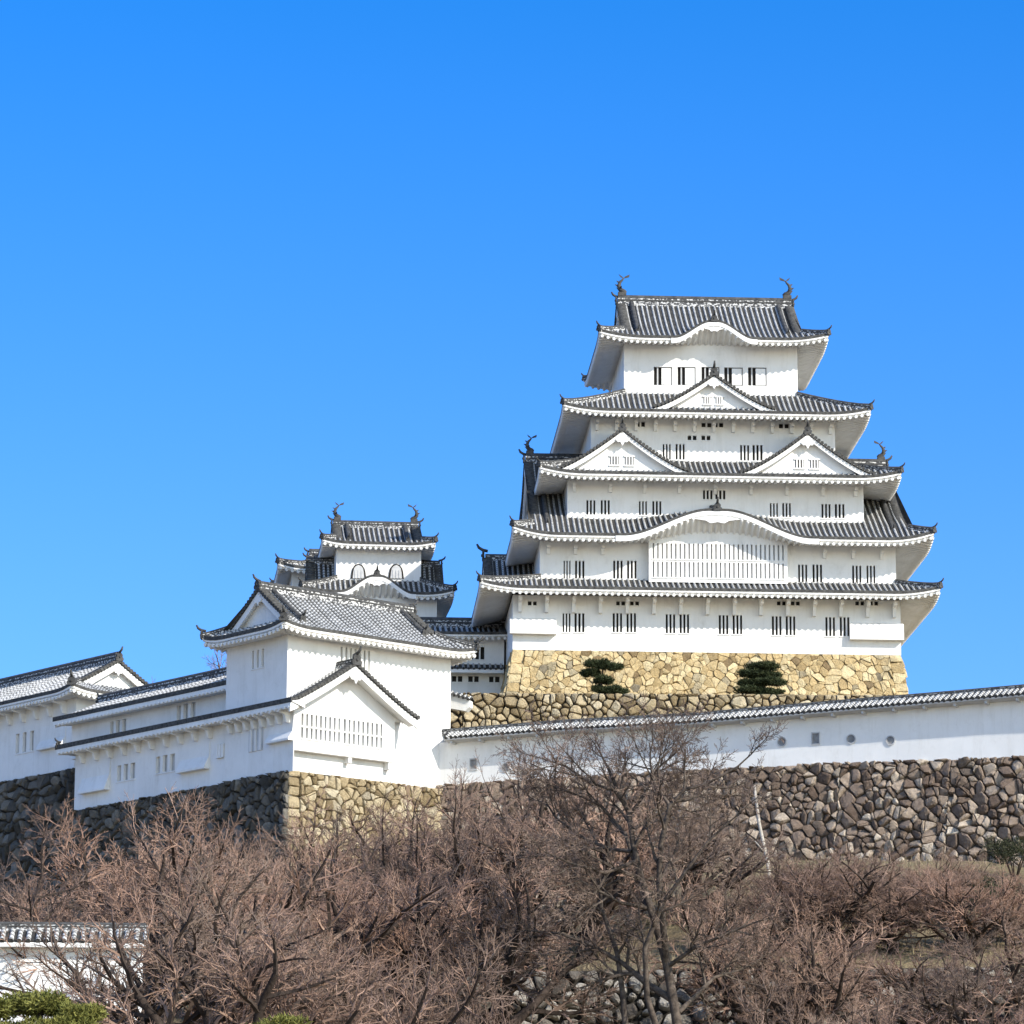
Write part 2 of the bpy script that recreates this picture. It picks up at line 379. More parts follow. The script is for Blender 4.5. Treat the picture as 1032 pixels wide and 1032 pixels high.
def bell(c, w, H):
    def b(s):
        u = abs(s - c) / w
        if u >= 1: return 0.0
        x = max(0.0, (u - .08) / .92); return H * (1 - x * x * (3 - 2 * x))
    return b

def gable_face(parent, prof, M, over=0.5, name='gable', H=2.0, vent=True, board=0.42, plain=False, gegyo=True, base_drop=0.15):
    """bargeboards following the roof profile, plaster pediment set back behind them, pendant and vents. canonical: x across, -y outward, z up"""
    n = len(prof); ap = max(range(n), key=lambda k: prof[k][1]); ax, az = prof[ap]
    m = MB()
    zf = min(prof[0][1], prof[-1][1]) - base_drop
    pts = [Vector((ax + (x - ax) * .94, over, z - .16)) for x, z in prof]
    pts = [Vector((pts[0].x, over, zf))] + pts + [Vector((pts[-1].x, over, zf))]
    c = m.vert(M @ Vector((ax, over, zf)))
    ids = [m.vert(M @ p) for p in pts]
    for k in range(len(ids) - 1): m.face((c, ids[k], ids[k + 1]), 0)
    ped = m.build(name, [PLASTER, DARK], parent)
    b = MB(); pr = None
    for k, (x, z) in enumerate(prof):                # bargeboard
        f = abs(k - ap) / max(1, max(ap, n - 1 - ap)); h = board * (1.0 + .15 * f)
        row = [b.vert(M @ Vector((x, y, zz))) for y, zz in ((.06, z - .08), (.06, z - .08 - h), (.20, z - .08 - h), (.20, z - .08))]
        row += [b.vert(M @ Vector((x, y, zz))) for y, zz in ((.20, z - .08), (.24, z - .10 - h * .55), (over, z - .10 - h * .55))]
        if pr:
            for j in range(6):
                if j != 3: b.face((pr[j], pr[j + 1], row[j + 1], row[j]), 0)
        else: b.face(row[:4], 0)
        pr = row
    b.face(pr[:4][::-1], 0)
    b.build('bargeboard', PLASTER, parent)
    if gegyo:
        g = MB(); s = min(1.0, H / 2.6)
        sh = [(-.12, 0), (-.34, -.28), (-.48, -.42), (-.30, -.62), (-.14, -.60), (0, -.86), (.14, -.60), (.30, -.62), (.48, -.42), (.34, -.28), (.12, 0)]
        g.prism([M @ Vector((ax + a * s, -.02, az - board * .75 + bb * s)) for a, bb in sh], M.to_3x3() @ Vector((0, .09, 0)))
        g.build('gable_pendant', PLASTER, parent)
    if vent:
        for sg in (-1, 1):
            w = MB(); x0 = ax + sg * .46 * H / 2.6; zc = zf + (az - zf) * .32
            ww, hh = .27 * H / 2.6, .26 * H / 2.6
            w.box((x0 - ww, over - .03, zc - hh), (x0 + ww, over + .1, zc + hh), 1, M)
            for k in range(3):
                xx = x0 - ww + (k + .5) * ww / 1.5
                w.box((xx - .05, over - .07, zc - hh), (xx + .05, over - .03, zc + hh), 0, M)
            w.box((x0 - ww - .08, over - .09, zc - hh - .1), (x0 + ww + .08, over - .02, zc - hh), 0, M)
            w.box((x0 - ww - .08, over - .09, zc + hh), (x0 + ww + .08, over - .02, zc + hh + .1), 0, M)
            w.build('vent', [PLASTER, DARK], parent)
    return ped
def verge(mb, prof, M, step=0.27, r=0.13):
    """row of round tiles laid across the gable edge, ends facing out"""
    L = [Vector((x, 0, z)) for x, z in prof]; acc = 0; nxt = step / 2
    for a, b in zip(L, L[1:]):
        d = (b - a).length
        while nxt <= acc + d:
            p = a.lerp(b, (nxt - acc) / d); p.z += .07
            mb.tube([M @ (p + Vector((0, -.07, 0))), M @ (p + Vector((0, .55, .02)))], r, 6, 2)
            nxt += step
        acc += d
def chidori(parent, cx, f, w, z0, H, back, M=I4, power=1.25, pitch=.36, fin=1.0, vent=True, oni=True, label=None, gegyo=True, board=.42, rw=.30, rh=.36, over=.5):
    """triangular dormer gable, ridge running back (canonical +y)"""
    prof_t = lambda t: z0 + H * t ** power
    m = MB()
    for sg in (-1, 1):
        P = lambda s, t, sg=sg: Vector((cx + sg * w * (1 - t), s, prof_t(max(0.0, t))))
        tile_patch(m, P, f, back, lambda s: (0.0, 1.0), pitch, .085, 7, True, M)
    N = 9
    prof = [(cx - w * (1 - k / N), prof_t(k / N)) for k in range(N + 1)] + [(cx + w * (1 - k / N), prof_t(k / N)) for k in range(N - 1, -1, -1)]
    MF = M @ Matrix.Translation((0, f, 0))
    verge(m, prof, MF)
    roof = m.build('gable_roof', ROOFM, parent)
    gable_face(roof, prof, MF, over, 'pediment', H, vent, board, gegyo=gegyo)
    rm = MB(); zr = z0 + H
    ridge_mesh(rm, [(cx, f + .1, zr), (cx, (f + back) / 2, zr), (cx, back, zr)], rw, rh, M); rm.build('ridge', RIDGEM, roof)
    if oni: ornament(roof, 'oni', (cx, f + .05, zr + .05), (0, -1), fin, M)
    return roof

def wall_part(parent, x0, x1, y0, y1, z0, z1, holes=None, name='wall', flare=0.0):
    """storey box with real window openings; holes = {'S': [(s0, s1, za, zb), ...], 'W': [...]}"""
    m = MB(); holes = holes or {}; dep = .26
    def side(nm, a0, a1, fn):
        hs_ = holes.get(nm, [])
        xs = sorted({a0, a1, *[v for h in hs_ for v in h[:2]]}); zs = sorted({z0, z1, *[v for h in hs_ for v in h[2:4]]})
        for i in range(len(xs) - 1):
            for j in range(len(zs) - 1):
                cx_, cz = (xs[i] + xs[i + 1]) / 2, (zs[j] + zs[j + 1]) / 2
                if any(h[0] < cx_ < h[1] and h[2] < cz < h[3] for h in hs_): continue
                m.poly([fn(xs[i], 0, zs[j]), fn(xs[i + 1], 0, zs[j]), fn(xs[i + 1], 0, zs[j + 1]), fn(xs[i], 0, zs[j + 1])])
        for h in hs_:
            A = [(h[0], h[2]), (h[1], h[2]), (h[1], h[3]), (h[0], h[3])]
            for k in range(4):
                p, q = A[k], A[(k + 1) % 4]
                m.poly([fn(p[0], 0, p[1]), fn(q[0], 0, q[1]), fn(q[0], dep, q[1]), fn(p[0], dep, p[1])])
    side('S', x0, x1, lambda s, d, z: (s, y0 + d, z)); side('N', x0, x1, lambda s, d, z: (s, y1 - d, z))
    side('W', y0, y1, lambda s, d, z: (x0 + d, s, z)); side('E', y0, y1, lambda s, d, z: (x1 - d, s, z))
    m.poly([(x0, y0, z1), (x1, y0, z1), (x1, y1, z1), (x0, y1, z1)]); m.poly([(x0, y0, z0), (x0, y1, z0), (x1, y1, z0), (x1, y0, z0)])
    return m.build(name, PLASTER, parent)
def window(parent, side, edge, h, kind='bars', n=2, back=DARK, bw=.10):
    """one window in its opening: dark back, plastered bars or sliding shutter"""
    m = MB(); s0, s1, za, zb = h; sg = {'S': 1, 'W': 1}.get(side, -1)
    def bx(a, b, d0, d1, c, e, mi):
        lo, hi = sorted((edge + sg * d0, edge + sg * d1))
        if side in 'SN': m.box((a, lo, c), (b, hi, e), mi)
        else: m.box((lo, a, c), (hi, b, e), mi)
    bx(s0 + .004, s1 - .004, .20, .25, za + .004, zb - .004, 1)
    if kind == 'bars':
        W = s1 - s0; g = (W - n * bw) / (n + 1)
        for k in range(n):
            a = s0 + g + k * (g + bw); bx(a, a + bw, -.02, .17, za + .003, zb - .003, 0)
        bx(s0 - .05, s1 + .05, -.05, -.003, za - .09, za - .01, 0)
    elif kind == 'shutter':
        mid = s0 + (s1 - s0) * .42; bx(mid, s1 - .06, .06, .12, za + .06, zb - .06, 0)
        bx(s0 + .004, s1 - .004, .12, .19, zb - .07, zb - .004, 1)
        g = s0 + (mid - s0) * .5; bx(g - .045, g + .045, .08, .17, za + .003, zb - .003, 2)
    return m.build('window', [PLASTER, back, GREYP], parent)

def hip_ridges(parent, sides, outer, tmax_corner, corners=('SW', 'SE', 'NW', 'NE'), s=1.0, M=I4, w=.28, h=.32, inner=None, D=None, runs=None):
    """corner ridges down the hips with an upturned end tile"""
    d_ = {x[0]: x for x in sides}
    for c in corners:
        nm, P, a0, a1, tm = d_[c[0]]
        m = MB(); pts = []
        for k in range(8):
            t = k / 7
            if inner: sx = (outer[0] + (inner[0] - outer[0]) * t) if c[1] == 'W' else (outer[1] + (inner[1] - outer[1]) * t); tt = t
            else:
                run = runs[0] if c[1] == 'W' else runs[1]
                sx = outer[0] + run * t if c[1] == 'W' else outer[1] - run * t; tt = t * run / D
            pts.append(P(sx, tt))
        ridge_mesh(m, pts, w, h, M); rg = m.build('hip_ridge', RIDGEM, parent)
        dv = pts[0] - pts[1]; ornament(parent, 'oni', pts[0] + Vector((0, 0, .02)), (dv.x, dv.y), s, M)
def skirt_roof(parent, outer, inner, wall, h0, h1, C=.45, Lc=3.2, bmp=None, thick=.33, rise=.35, power=1.2, M=I4, corners=('SW', 'SE', 'NW', 'NE'), skip=(), orn=.62, n=5):
    sides = skirt_sides(outer, inner, h0, h1, C, Lc, bmp, power)
    m = MB()
    for nm, P, a0, a1, tm in sides:
        if nm not in skip: tile_patch(m, P, a0, a1, tm, .36, .085, n, True, M)
    roof = m.build('roof', ROOFM, parent)
    e = MB(); eave_mesh(e, sides, soffit_for(outer, wall, h0, thick, rise, C, Lc, bmp), thick, M=M, skip=skip); e.build('eave', [PLASTER, CAP], roof)
    hip_ridges(roof, sides, outer, 1, corners, orn, M, inner=inner)
    return roof, sides
def irimoya_roof(parent, outer, xr0, xr1, wall, h0, hr, C=.45, Lc=3.2, bmp=None, thick=.33, rise=.35, power=1.2, M=I4, ends='WE', orn=.9, top='oni', topsize=1.0, n=9, vent=True, corners=('SW', 'SE', 'NW', 'NE'), down=True, rw=.42, rh=.62, board=.42, gH=2.2, lips=None):
    sides, prof, D, yc = irimoya_sides(outer, xr0, xr1, h0, hr, C, Lc, bmp, power)
    m = MB()
    for nm, P, a0, a1, tm in sides: tile_patch(m, P, a0, a1, tm, .36, .085, n, True, M)
    X0, X1, Y0, Y1 = outer
    gp = []
    for e_, xr, run in (('W', xr0, xr0 - X0), ('E', xr1, X1 - xr1)):
        t0 = run / D; pr = []
        for k in range(17):
            u = k / 16; y = (Y0 + run) + (Y1 - Y0 - 2 * run) * u; t = 1 - abs(y - yc) / D; pr.append((y - yc, prof(t)))
        # canonical gable frame: x across, -y outward
        ang = -90 if e_ == 'W' else 90
        MF = M @ Matrix.Translation((xr, yc, 0)) @ Matrix.Rotation(R(ang), 4, 'Z')
        verge(m, pr, MF); gp.append((e_, pr, MF, t0, xr))
    roof = m.build('roof', ROOFM, parent)
    for e_, pr, MF, t0, xr in gp: gable_face(roof, pr, MF, .45, 'pediment', gH, vent and e_ in ends, board)
    e = MB(); eave_mesh(e, sides, soffit_for(outer, wall, h0, thick, rise, C, Lc, bmp), thick, M=M, lips=lips); e.build('eave', [PLASTER, CAP], roof)
    hip_ridges(roof, sides, outer, 1, corners, orn, M, D=D, runs=(xr0 - X0, X1 - xr1))
    rm = MB(); ridge_mesh(rm, [(xr0 + .05, yc, hr), ((xr0 + xr1) / 2, yc, hr), (xr1 - .05, yc, hr)], rw, rh, M); rg = rm.build('main_ridge', RIDGEM, roof)
    ornament(roof, 'oni', (xr0 + .02, yc, hr + .1), (-1, 0), topsize, M); ornament(roof, 'oni', (xr1 - .02, yc, hr + .1), (1, 0), topsize, M)
    if top == 'shachi':
        ornament(roof, 'shachi', (xr0 + .35, yc, hr + rh + .12), (-1, 0), topsize * 1.05, M); ornament(roof, 'shachi', (xr1 - .35, yc, hr + rh + .12), (1, 0), topsize * 1.05, M)
    if down:                                          # descending ridges inside the gable ends
        for xr, sg in ((xr0, 1), (xr1, -1)):
            for Y, q in ((Y0, 1), (Y1, -1)):
                t1 = (xr - X0) / D * .9 if sg > 0 else (X1 - xr) / D * .9
                t1 = max(t1, .16)
                pts = [Vector((xr + sg * 1.0, Y + q * D * t, prof(t))) for t in [t1 + (1 - t1) * k / 7 for k in range(8)]]
                dm = MB(); ridge_mesh(dm, pts, .28, .34, M); dr = dm.build('descending_ridge', RIDGEM, roof)
                ornament(roof, 'oni', pts[0], (0, -q), orn * .9, M)
    return roof, sides

# ---------------------------------------------------------------- stone walls: every stone is a cell of its own with its own bulge
def clip(poly, nx, ny, c):
    out = []
    for k in range(len(poly)):
        a, b = poly[k], poly[(k + 1) % len(poly)]; da = a[0] * nx + a[1] * ny - c; db = b[0] * nx + b[1] * ny - c
        if da <= 0: out.append(a)
        if (da < 0 < db) or (db < 0 < da):
            u = da / (da - db); out.append((a[0] + (b[0] - a[0]) * u, a[1] + (b[1] - a[1]) * u))
    return out
def stone_cells(W, H, size, rng, var=.5, drop=.12):
    cw, ch = size * 1.32, size * .80; nx, ny = max(1, int(W / cw)), max(1, int(H / ch)); cw, ch = W / nx, H / ny
    g = {}
    for j in range(ny + 1):
        for i in range(-1, nx + 1):
            if rng.random() < drop: continue
            x = (i + .5 + (.5 if j % 2 else 0) + rng.uniform(-var, var) * .8) * cw; y = (j + .5 + rng.uniform(-var, var) * .8) * ch
            g.setdefault((int(x // cw), int(y // ch)), []).append((x, y, rng.uniform(0, .30) * size * size))
            if rng.random() < .45: g[(int(x // cw), int(y // ch))].append((x + rng.uniform(.35, .6) * cw, y + rng.uniform(-.6, .6) * ch, 0.0))
    for (i, j), pts in g.items():
        nb = [q for a in range(-3, 4) for b in range(-3, 4) for q in g.get((i + a, j + b), [])]
        for p in pts:
            poly = [(0, 0), (W, 0), (W, H), (0, H)]
            for q in nb:
                if q is p: continue
                dx, dy = q[0] - p[0], q[1] - p[1]
                if dx * dx + dy * dy < 1e-6: continue
                poly = clip(poly, dx, dy, (q[0] ** 2 + q[1] ** 2 - q[2] - p[0] ** 2 - p[1] ** 2 + p[2]) / 2)
                if len(poly) < 3: break
            if len(poly) >= 3: yield poly
def stone_face(mb, P, N, W, H, size, rng, bulge=.2, gap=.05, var=.5, drop=.12, rough=.5, round_=1.0, quoin=(0, 0)):
    """P(s, h) -> point on the wall surface, N outward"""
    N = Vector(N)
    qa, qb = quoin; polys = [[(x + qa, y) for x, y in p] for p in stone_cells(W - qa - qb, H, size, rng, var, drop)]
    for q, x0 in ((qa, 0), (qb, W - qb)):
        y = 0
        while q and y < H - .05:                     # squared corner blocks
            h = min(rng.uniform(.55, .8), H - y); h = H - y if H - y - h < .3 else h; polys.append([(x0, y), (x0 + q, y), (x0 + q, y + h), (x0, y + h)]); y += h
    for poly in polys:
        cx = sum(p[0] for p in poly) / len(poly); cy = sum(p[1] for p in poly) / len(poly)
        rad = sum(math.hypot(p[0] - cx, p[1] - cy) for p in poly) / len(poly)
        if rad < .05: continue
        fine = []
        for k in range(len(poly)):
            a, b = poly[k], poly[(k + 1) % len(poly)]; L = math.hypot(a[0] - b[0], a[1] - b[1])
            if L < .02: continue
            m = 3 if L > rad * .8 else (2 if L > rad * .4 else 1)
            for q in range(m):
                fx, fy = a[0] + (b[0] - a[0]) * q / m, a[1] + (b[1] - a[1]) * q / m
                if q == 0: cc = rng.uniform(.02, .20) * round_; fx += (cx - fx) * cc; fy += (cy - fy) * cc
                fine.append((fx, fy))
        n = len(fine)
        if n < 3: continue
        tint = rng.random(); tx, ty = rng.uniform(-.28, .28) * rough * 2, rng.uniform(-.3, .3) * rough * 2; bl = bulge * rng.uniform(.45, 1.25)
        gp = 1 - min(.3, gap / max(rad, .1)) * rng.uniform(.6, 1.5)
        rings = []
        for kf, dz, jt in ((gp, -.35, .0), (gp * .97, .0, .07), (gp * (.84 if bulge > .08 else .92), bl * .75, .09), (gp * .45, bl, .10)):
            ids = []
            for k, (x, y) in enumerate(fine):
                kk = kf * (1 + rng.uniform(-jt, jt)); X = cx + (x - cx) * kk; Y = cy + (y - cy) * kk
                X = min(max(X, 0), W); Y = min(max(Y, -.2), H)
                dd = dz + (0 if dz < 0 else ((X - cx) * tx + (Y - cy) * ty + rng.uniform(-.12, .12) * bl))
                ids.append(mb.vert(P(X, Y) + N * dd)); mb.t.append(tint)
            rings.append(ids)
        for r0, r1 in zip(rings, rings[1:]):
            for k in range(n): mb.face((r0[k], r0[(k + 1) % n], r1[(k + 1) % n], r1[k]), 0)
        mb.face(rings[-1], 0)
def stone_wall(name, label, faces, mat, group=None, cat='stone wall', core=None):
    """faces: (bottom_left, bottom_right, top_right, top_left, size, seed, options); seen from outside left to right"""
    m = MB(); m.t = []; g = MB()
    for bl, br, tr_, tl, size, seed, kw in faces:
        bl, br, tr_, tl = map(Vector, (bl, br, tr_, tl)); W = ((br - bl).length + (tr_ - tl).length) / 2; H = ((tl - bl).length + (tr_ - br).length) / 2
        N = (br - bl).cross(tl - bl).normalized(); rng = random.Random(seed)
        def P(s, h): u, v = s / W, h / H; return (bl.lerp(br, u)).lerp(tl.lerp(tr_, u), v)
        stone_face(m, P, N, W, H, size, rng, **kw)
        g.poly([bl - N * .18, br - N * .18, tr_ - N * .18, tl - N * .18])
    o = m.build(name, mat); tag(o, label, cat, group); g.build('earth_core', core or GAP, o); return o

# ================================================================ THE SETTING: one ground sheet, two terraces
def smooth(a, b, x): u = min(1, max(0, (x - a) / (b - a))); return u * u * (3 - 2 * u)
def zt(x, y):
    rt = smooth(-6, 12, x)
    if y < 100: z = 0.0
    elif y < 192.5: z = 17.5 * ((y - 100) / 92.5) ** 1.12
    elif y < 194: z = 17.5 + (3.3 * rt + .3) * (y - 192.5) / 1.5
    else: z = 17.8 + 3.3 * rt + (4.5 + 3.9 * rt) * min(1, (y - 194) / 27)
    if y > 222 and x < 0: z += min(1, (y - 222) / 28) * 3.0 * (1 - rt)
    z += .25 * math.sin(x * .43 + y * .21) * math.sin(y * .37) * smooth(100, 130, y)
    if y > 300: z *= max(0, 1 - (y - 300) / 160)
    ax = abs(x)
    if ax > 90: z *= max(0, 1 - (ax - 90) / 160)
    return z
def m_ground():
    m, n, l, b = new_mat('dry_grass_slope', 0.95)
    c = ramp(n, l, noise(n, l, .22, 6, .65), [(.3, (.17, .13, .085)), (.5, (.30, .245, .16)), (.7, (.24, .22, .12)), (.8, (.42, .36, .27))])
    d = ramp(n, l, noise(n, l, 5, 6, .75), [(.35, (.5, .47, .42)), (.7, (1.2, 1.15, 1.05))])
    tc = n.new('ShaderNodeTexCoord'); sp = n.new('ShaderNodeSeparateXYZ'); l.new(tc.outputs['Object'], sp.inputs[0])
    pz = n.new('ShaderNodeMapRange'); pz.inputs['From Min'].default_value = 108; pz.inputs['From Max'].default_value = 104; l.new(sp.outputs['Y'], pz.inputs['Value'])
    c = mixc(n, l, pz.outputs[0], c, ramp(n, l, noise(n, l, 1.5, 5), [(.3, (.42, .38, .32)), (.7, (.52, .48, .41))]))  # pale gravel plaza below the hill
    l.new(mixc(n, l, .8, c, d, 'MULTIPLY'), b.inputs['Base Color']); bump(n, l, b, noise(n, l, 7, 6, .8), .8, .2); return m
LAWN = m_ground()
gx = [-6000, -3000, -1200, -500, -300] + [-250 + 10 * k for k in range(20)] + [-50 + 1.5 * k for k in range(67)] + [52 + 10 * k for k in range(20)] + [300, 500, 1200, 3000, 6000]
gy = [-3000, -800, -200, 0, 60, 90] + [100 + 3 * k for k in range(30)] + [191, 192.5, 193.2, 194, 195] + [197 + 2 * k for k in range(16)] + [232 + 6 * k for k in range(12)] + [310 + 20 * k for k in range(9)] + [500, 800, 1500, 4000, 9000]
g = MB(); idx = {}
for j, y in enumerate(gy):
    for i, x in enumerate(gx): idx[i, j] = g.vert((x, y, zt(x, y)))
for j in range(len(gy) - 1):
    for i in range(len(gx) - 1): g.face((idx[i, j], idx[i + 1, j], idx[i + 1, j + 1], idx[i, j + 1]), 0, None, True)
tag(g.build('ground', LAWN), kind='structure')
def slab(name, pts, z0, z1):
    m = MB(); m.prism([Vector((x, y, z0)) for x, y in pts], (0, 0, z1 - z0)); tag(m.build(name, LAWN), kind='structure')
slab('lower_terrace_ground', [(-3.2, 237.2), (10.8, 231.2), (19.4, 227.6), (34, 221.4), (60, 221.4), (60, 245.4), (-3.2, 245.4)], 24, 35.9)
slab('upper_terrace_ground', [(-3, 245.6), (34, 245.6), (34, 285), (-36, 290), (-20, 262), (-8, 252)], 30, 42.95)

# ================================================================ MAIN KEEP
KO = at(712.5, 656, 256); K = Frame(KO.x, 256, 3.0)
keep = thing('main_keep', 'tall white five-roofed castle keep with grey tiled gables, standing on the tan stone base', 'castle keep', (K.o.x, K.o.y, 0), K.rot)
def kh(Y, rects):                                   # photo rectangles -> openings on the storey front at local Y
    out = []
    for a, b, c, d in rects:
        p, q = K.yp(a, d, Y), K.yp(b, c, Y); out.append((p[0], q[0], p[1], q[1]))
    return out
W1 = (-12.75, 12.8, 0, 20); W2 = (-10.95, 12.65, .7, 19.3); W3 = (-9.05, 10.75, 2.0, 18.0); W4 = (-7.4, 9.05, 3.2, 16.8); W5 = (-5.05, 6.75, 4.7, 15.3)
E1 = (-15.0, 15.15, -1.9, 21.9); E2 = (-12.85, 14.9, -1.3, 21.3); E3 = (-11.05, 13.0, 0, 20); E4 = (-9.4, 11.2, 1.2, 18.8); E5 = (-6.85, 8.65, 3.0, 17.0)
pr = lambda a, b, y: [(a, a + 9.5, y, y + 19), (b, b + 9.5, y, y + 19)]
h1 = kh(0, [(567, 575, 618, 637), (579, 589, 618, 637)] + pr(617.5, 631.5, 618) + pr(671, 685, 619) + pr(724.5, 738.5, 620) + pr(778, 792, 621) + pr(832, 846.5, 622))
h1s = kh(0, [(a, a + 9, 606, 610) for a in (532, 621, 635, 783, 797, 862, 876)])
h2 = kh(.7, [(568, 575, 565, 583), (579.5, 589, 565, 583), (618, 627.5, 565, 583), (632, 641.5, 565, 583), (804.5, 813.5, 569, 587), (819, 828.5, 569, 587), (859, 868, 570, 588), (873.5, 882, 570, 588)])
h2s = kh(.7, [(692, 706, 533.5, 539), (741, 755, 534, 539.5)])
h3 = kh(2, [(591, 600, 504, 518.5), (605.5, 614.5, 504, 518.5), (644, 652, 505, 519), (657.5, 666.5, 505, 519), (776, 784, 507, 521), (788.5, 797, 507, 521), (828, 837, 508, 522), (841.5, 851, 508, 522)])
h3s = kh(2, [(708.5, 718, 494, 503), (721, 731, 494, 503)])
h4 = kh(3.2, [(668, 676, 447.5, 463), (681, 690, 447.5, 463), (746, 755, 448.5, 464), (758.5, 768.5, 448.5, 464)])
h4s = kh(3.2, [(693, 702, 439, 443.5), (707, 716, 439, 443.5), (707, 717, 426, 430.5), (719, 729, 426, 430.5), (641, 650, 425, 430), (785, 795, 427, 431.5)])
h5 = kh(4.7, [(659, 677.5, 370, 388), (683, 701, 370, 388), (707, 725, 370, 388), (730, 748.5, 370.5, 388.5), (754, 772.5, 370.5, 388.5)])
ws = [K.yp(640, 440, 3.2)[1]]
for rect, z0, z1, H, S, kind, n in ((W1, 47.55, 51.2, h1, h1s, 'bars', 2), (W2, 51.2, 55.6, h2, [], 'bars', 2), (W3, 55.5, 59.9, h3, h3s, 'bars', 2), (W4, 59.6, 64.5, h4, h4s, 'bars', 2), (W5, 64.0, 70.2, h5, [], 'shutter', 0)):
    wl = wall_part(keep, *rect, z0, z1, {'S': H + S})
    for h in H: window(wl, 'S', rect[2], h, kind, n)
    for h in S: window(wl, 'S', rect[2], h, 'bars', 1 if h[3] - h[2] < .45 else 2)
gi = wall_part(keep, -2.6, 3.8, .7, 1.5, 55.601, 56.4, {'S': [h for h in h2s]}, 'gable_infill') if min(h[2] for h in h2s) > 55.62 else wall_part(keep, -2.6, 3.8, .7, 1.5, 55.601, 56.4, {}, 'gable_infill')
# roofs, bottom to top
b2 = bell(.6, 6.2, 1.75); b5 = bell(.92, 2.7, 1.15)
r1, s1 = skirt_roof(keep, E1, W2, W1, 51.35, 52.45, C=.42, rise=.55, thick=.35)
r2, s2 = irimoya_roof(keep, E2, -11.45, 13.5, W2, 55.05, 62.4, C=.55, bmp=b2, thick=.35, rise=.35, power=1.17, topsize=.9, orn=.62, gH=3, top='oni')
r3, s3 = skirt_roof(keep, E3, W4, W3, 59.5, 61.1, C=.42, thick=.35)
r4, s4 = skirt_roof(keep, E4, W5, W4, 64.08, 66.1, C=.40, thick=.33)
r5, s5 = irimoya_roof(keep, E5, -5.1, 7.1, W5, 69.62, 73.75, C=.42, bmp=b5, thick=.33, power=1.22, top='shachi', topsize=.85, orn=.62, gH=2.5)
for r in (r2,):                                      # side gables carry fish ornaments of their own
    ornament(r, 'shachi', (-11.1, 10, 63.1), (-1, 0), .8); ornament(r, 'shachi', (13.15, 10, 63.1), (1, 0), .8)
def karahafu(parent, P, c, w, Y0, h=.55, t_back=.35, orn=1.0):
    """curved gable over the eave: thick white board, little ridge with its end tile, pendant"""
    m = MB(); pv = None
    for k in range(41):
        s = c - w * 1.08 + 2.16 * w * k / 40; z = P(s, 0).z; hh = h * (.8 + .2 * abs(s - c) / w)
        row = [m.vert((s, y, zz)) for y, zz in ((Y0 - .07, z - .06), (Y0 - .07, z - .04 - hh), (Y0 + .12, z - .04 - hh), (Y0 + .12, z - .06))]
        if pv:
            for j in range(4): m.face((pv[j], pv[(j + 1) % 4], row[(j + 1) % 4], row[j]))
        else: m.face(row)
        pv = row
    m.face(pv); m.build('bargeboard', PLASTER, parent)
    rm = MB(); pts = [P(c, t_back * k / 5) + Vector((0, 0, .05)) for k in range(6)]
    ridge_mesh(rm, pts, .36, .4); rm.build('ridge', RIDGEM, parent); ornament(parent, 'oni', pts[0], (0, -1), orn)
    g = MB(); z = P(c, 0).z - h * .9; q = w / 6.2
    sh = [(-.5, .1), (-1.2, .05), (-1.7, -.12), (-1.1, -.26), (-.6, -.34), (-.35, -.52), (0, -.44), (.35, -.52), (.6, -.34), (1.1, -.26), (1.7, -.12), (1.2, .05), (.5, .1)]
    g.prism([(c + a * q * 1.3, Y0 - .02, z + b * (.5 + .5 * q)) for a, b in sh], (0, .1, 0)); g.build('gable_pendant', PLASTER, parent)
karahafu(r2, s2[0][1], .6, 6.2, E2[2], .38, .3, .85)
karahafu(r5, s5[0][1], .92, 2.7, E5[2], .36, .25, .75)
# triangular gables
chidori(keep, .76, 1.75, 4.1, 64.45, 2.3, 5.2, fin=.9, power=1.3, board=.30)
chidori(keep, -5.5, .45, 4.6, 59.75, 2.8, 4.6, fin=.8, power=1.32, board=.30)
chidori(keep, 6.85, .45, 4.6, 59.75, 2.8, 4.6, fin=.8, power=1.32, board=.30)
MW = Matrix.Rotation(R(-90), 4, 'Z')               # gable facing west over the first roof
chidori(keep, -8.2, -14.3, 5.2, 51.9, 3.3, -10.8, M=MW, fin=1.1)
# under-eave struts
def strut_row(parent, y, z, xs, s=1.0):
    first = None
    for x in xs:
        if first is None:
            m = MB(); m.prism([(-.11, 0.0, 0), (-.11, -1.05 * s, .02), (-.11, -1.05 * s, -.28 * s), (-.11, -.5 * s, -.36 * s), (-.11, -.36 * s, -.95 * s), (-.11, 0, -.95 * s)], (.22, 0, 0))
            first = m.build('eave_strut', PLASTER, parent, (x, y, z))
        else:
            c = copy_child(first, parent); c.location = (x, y, z)
strut_row(r1, 0, 50.98, [-12.3 + 1.76 * k for k in range(15)])
strut_row(r2, .7, 54.62, [-10.4, -8.6, -6.8, 7.9, 9.8, 11.7], .55)
strut_row(r3, 2, 59.12, [-8.6, -6.2, -3.9, -1.6, .8, 3.2, 5.6, 8.0, 10.2], .55)
strut_row(r4, 3.2, 63.72, [-7 + 1.31 * k for k in range(13)], .62)
# projecting lattice window of the second storey
la, lb = K.yp(654, 584, -.05), K.yp(793.5, 545, -.05)
rows = [(la[0] + .25, lb[0] - .25, K.yp(700, 582, -.05)[1], K.yp(700, 566.5, -.05)[1]), (la[0] + .25, lb[0] - .25, K.yp(700, 563.5, -.05)[1], K.yp(700, 548, -.05)[1])]
lw = wall_part(keep, la[0], lb[0], -.05, .69, la[1] - .15, 55.9, {'S': rows}, 'lattice_bay')
for h in rows: window(lw, 'S', -.05, h, 'bars', 29, GREYP, .19)
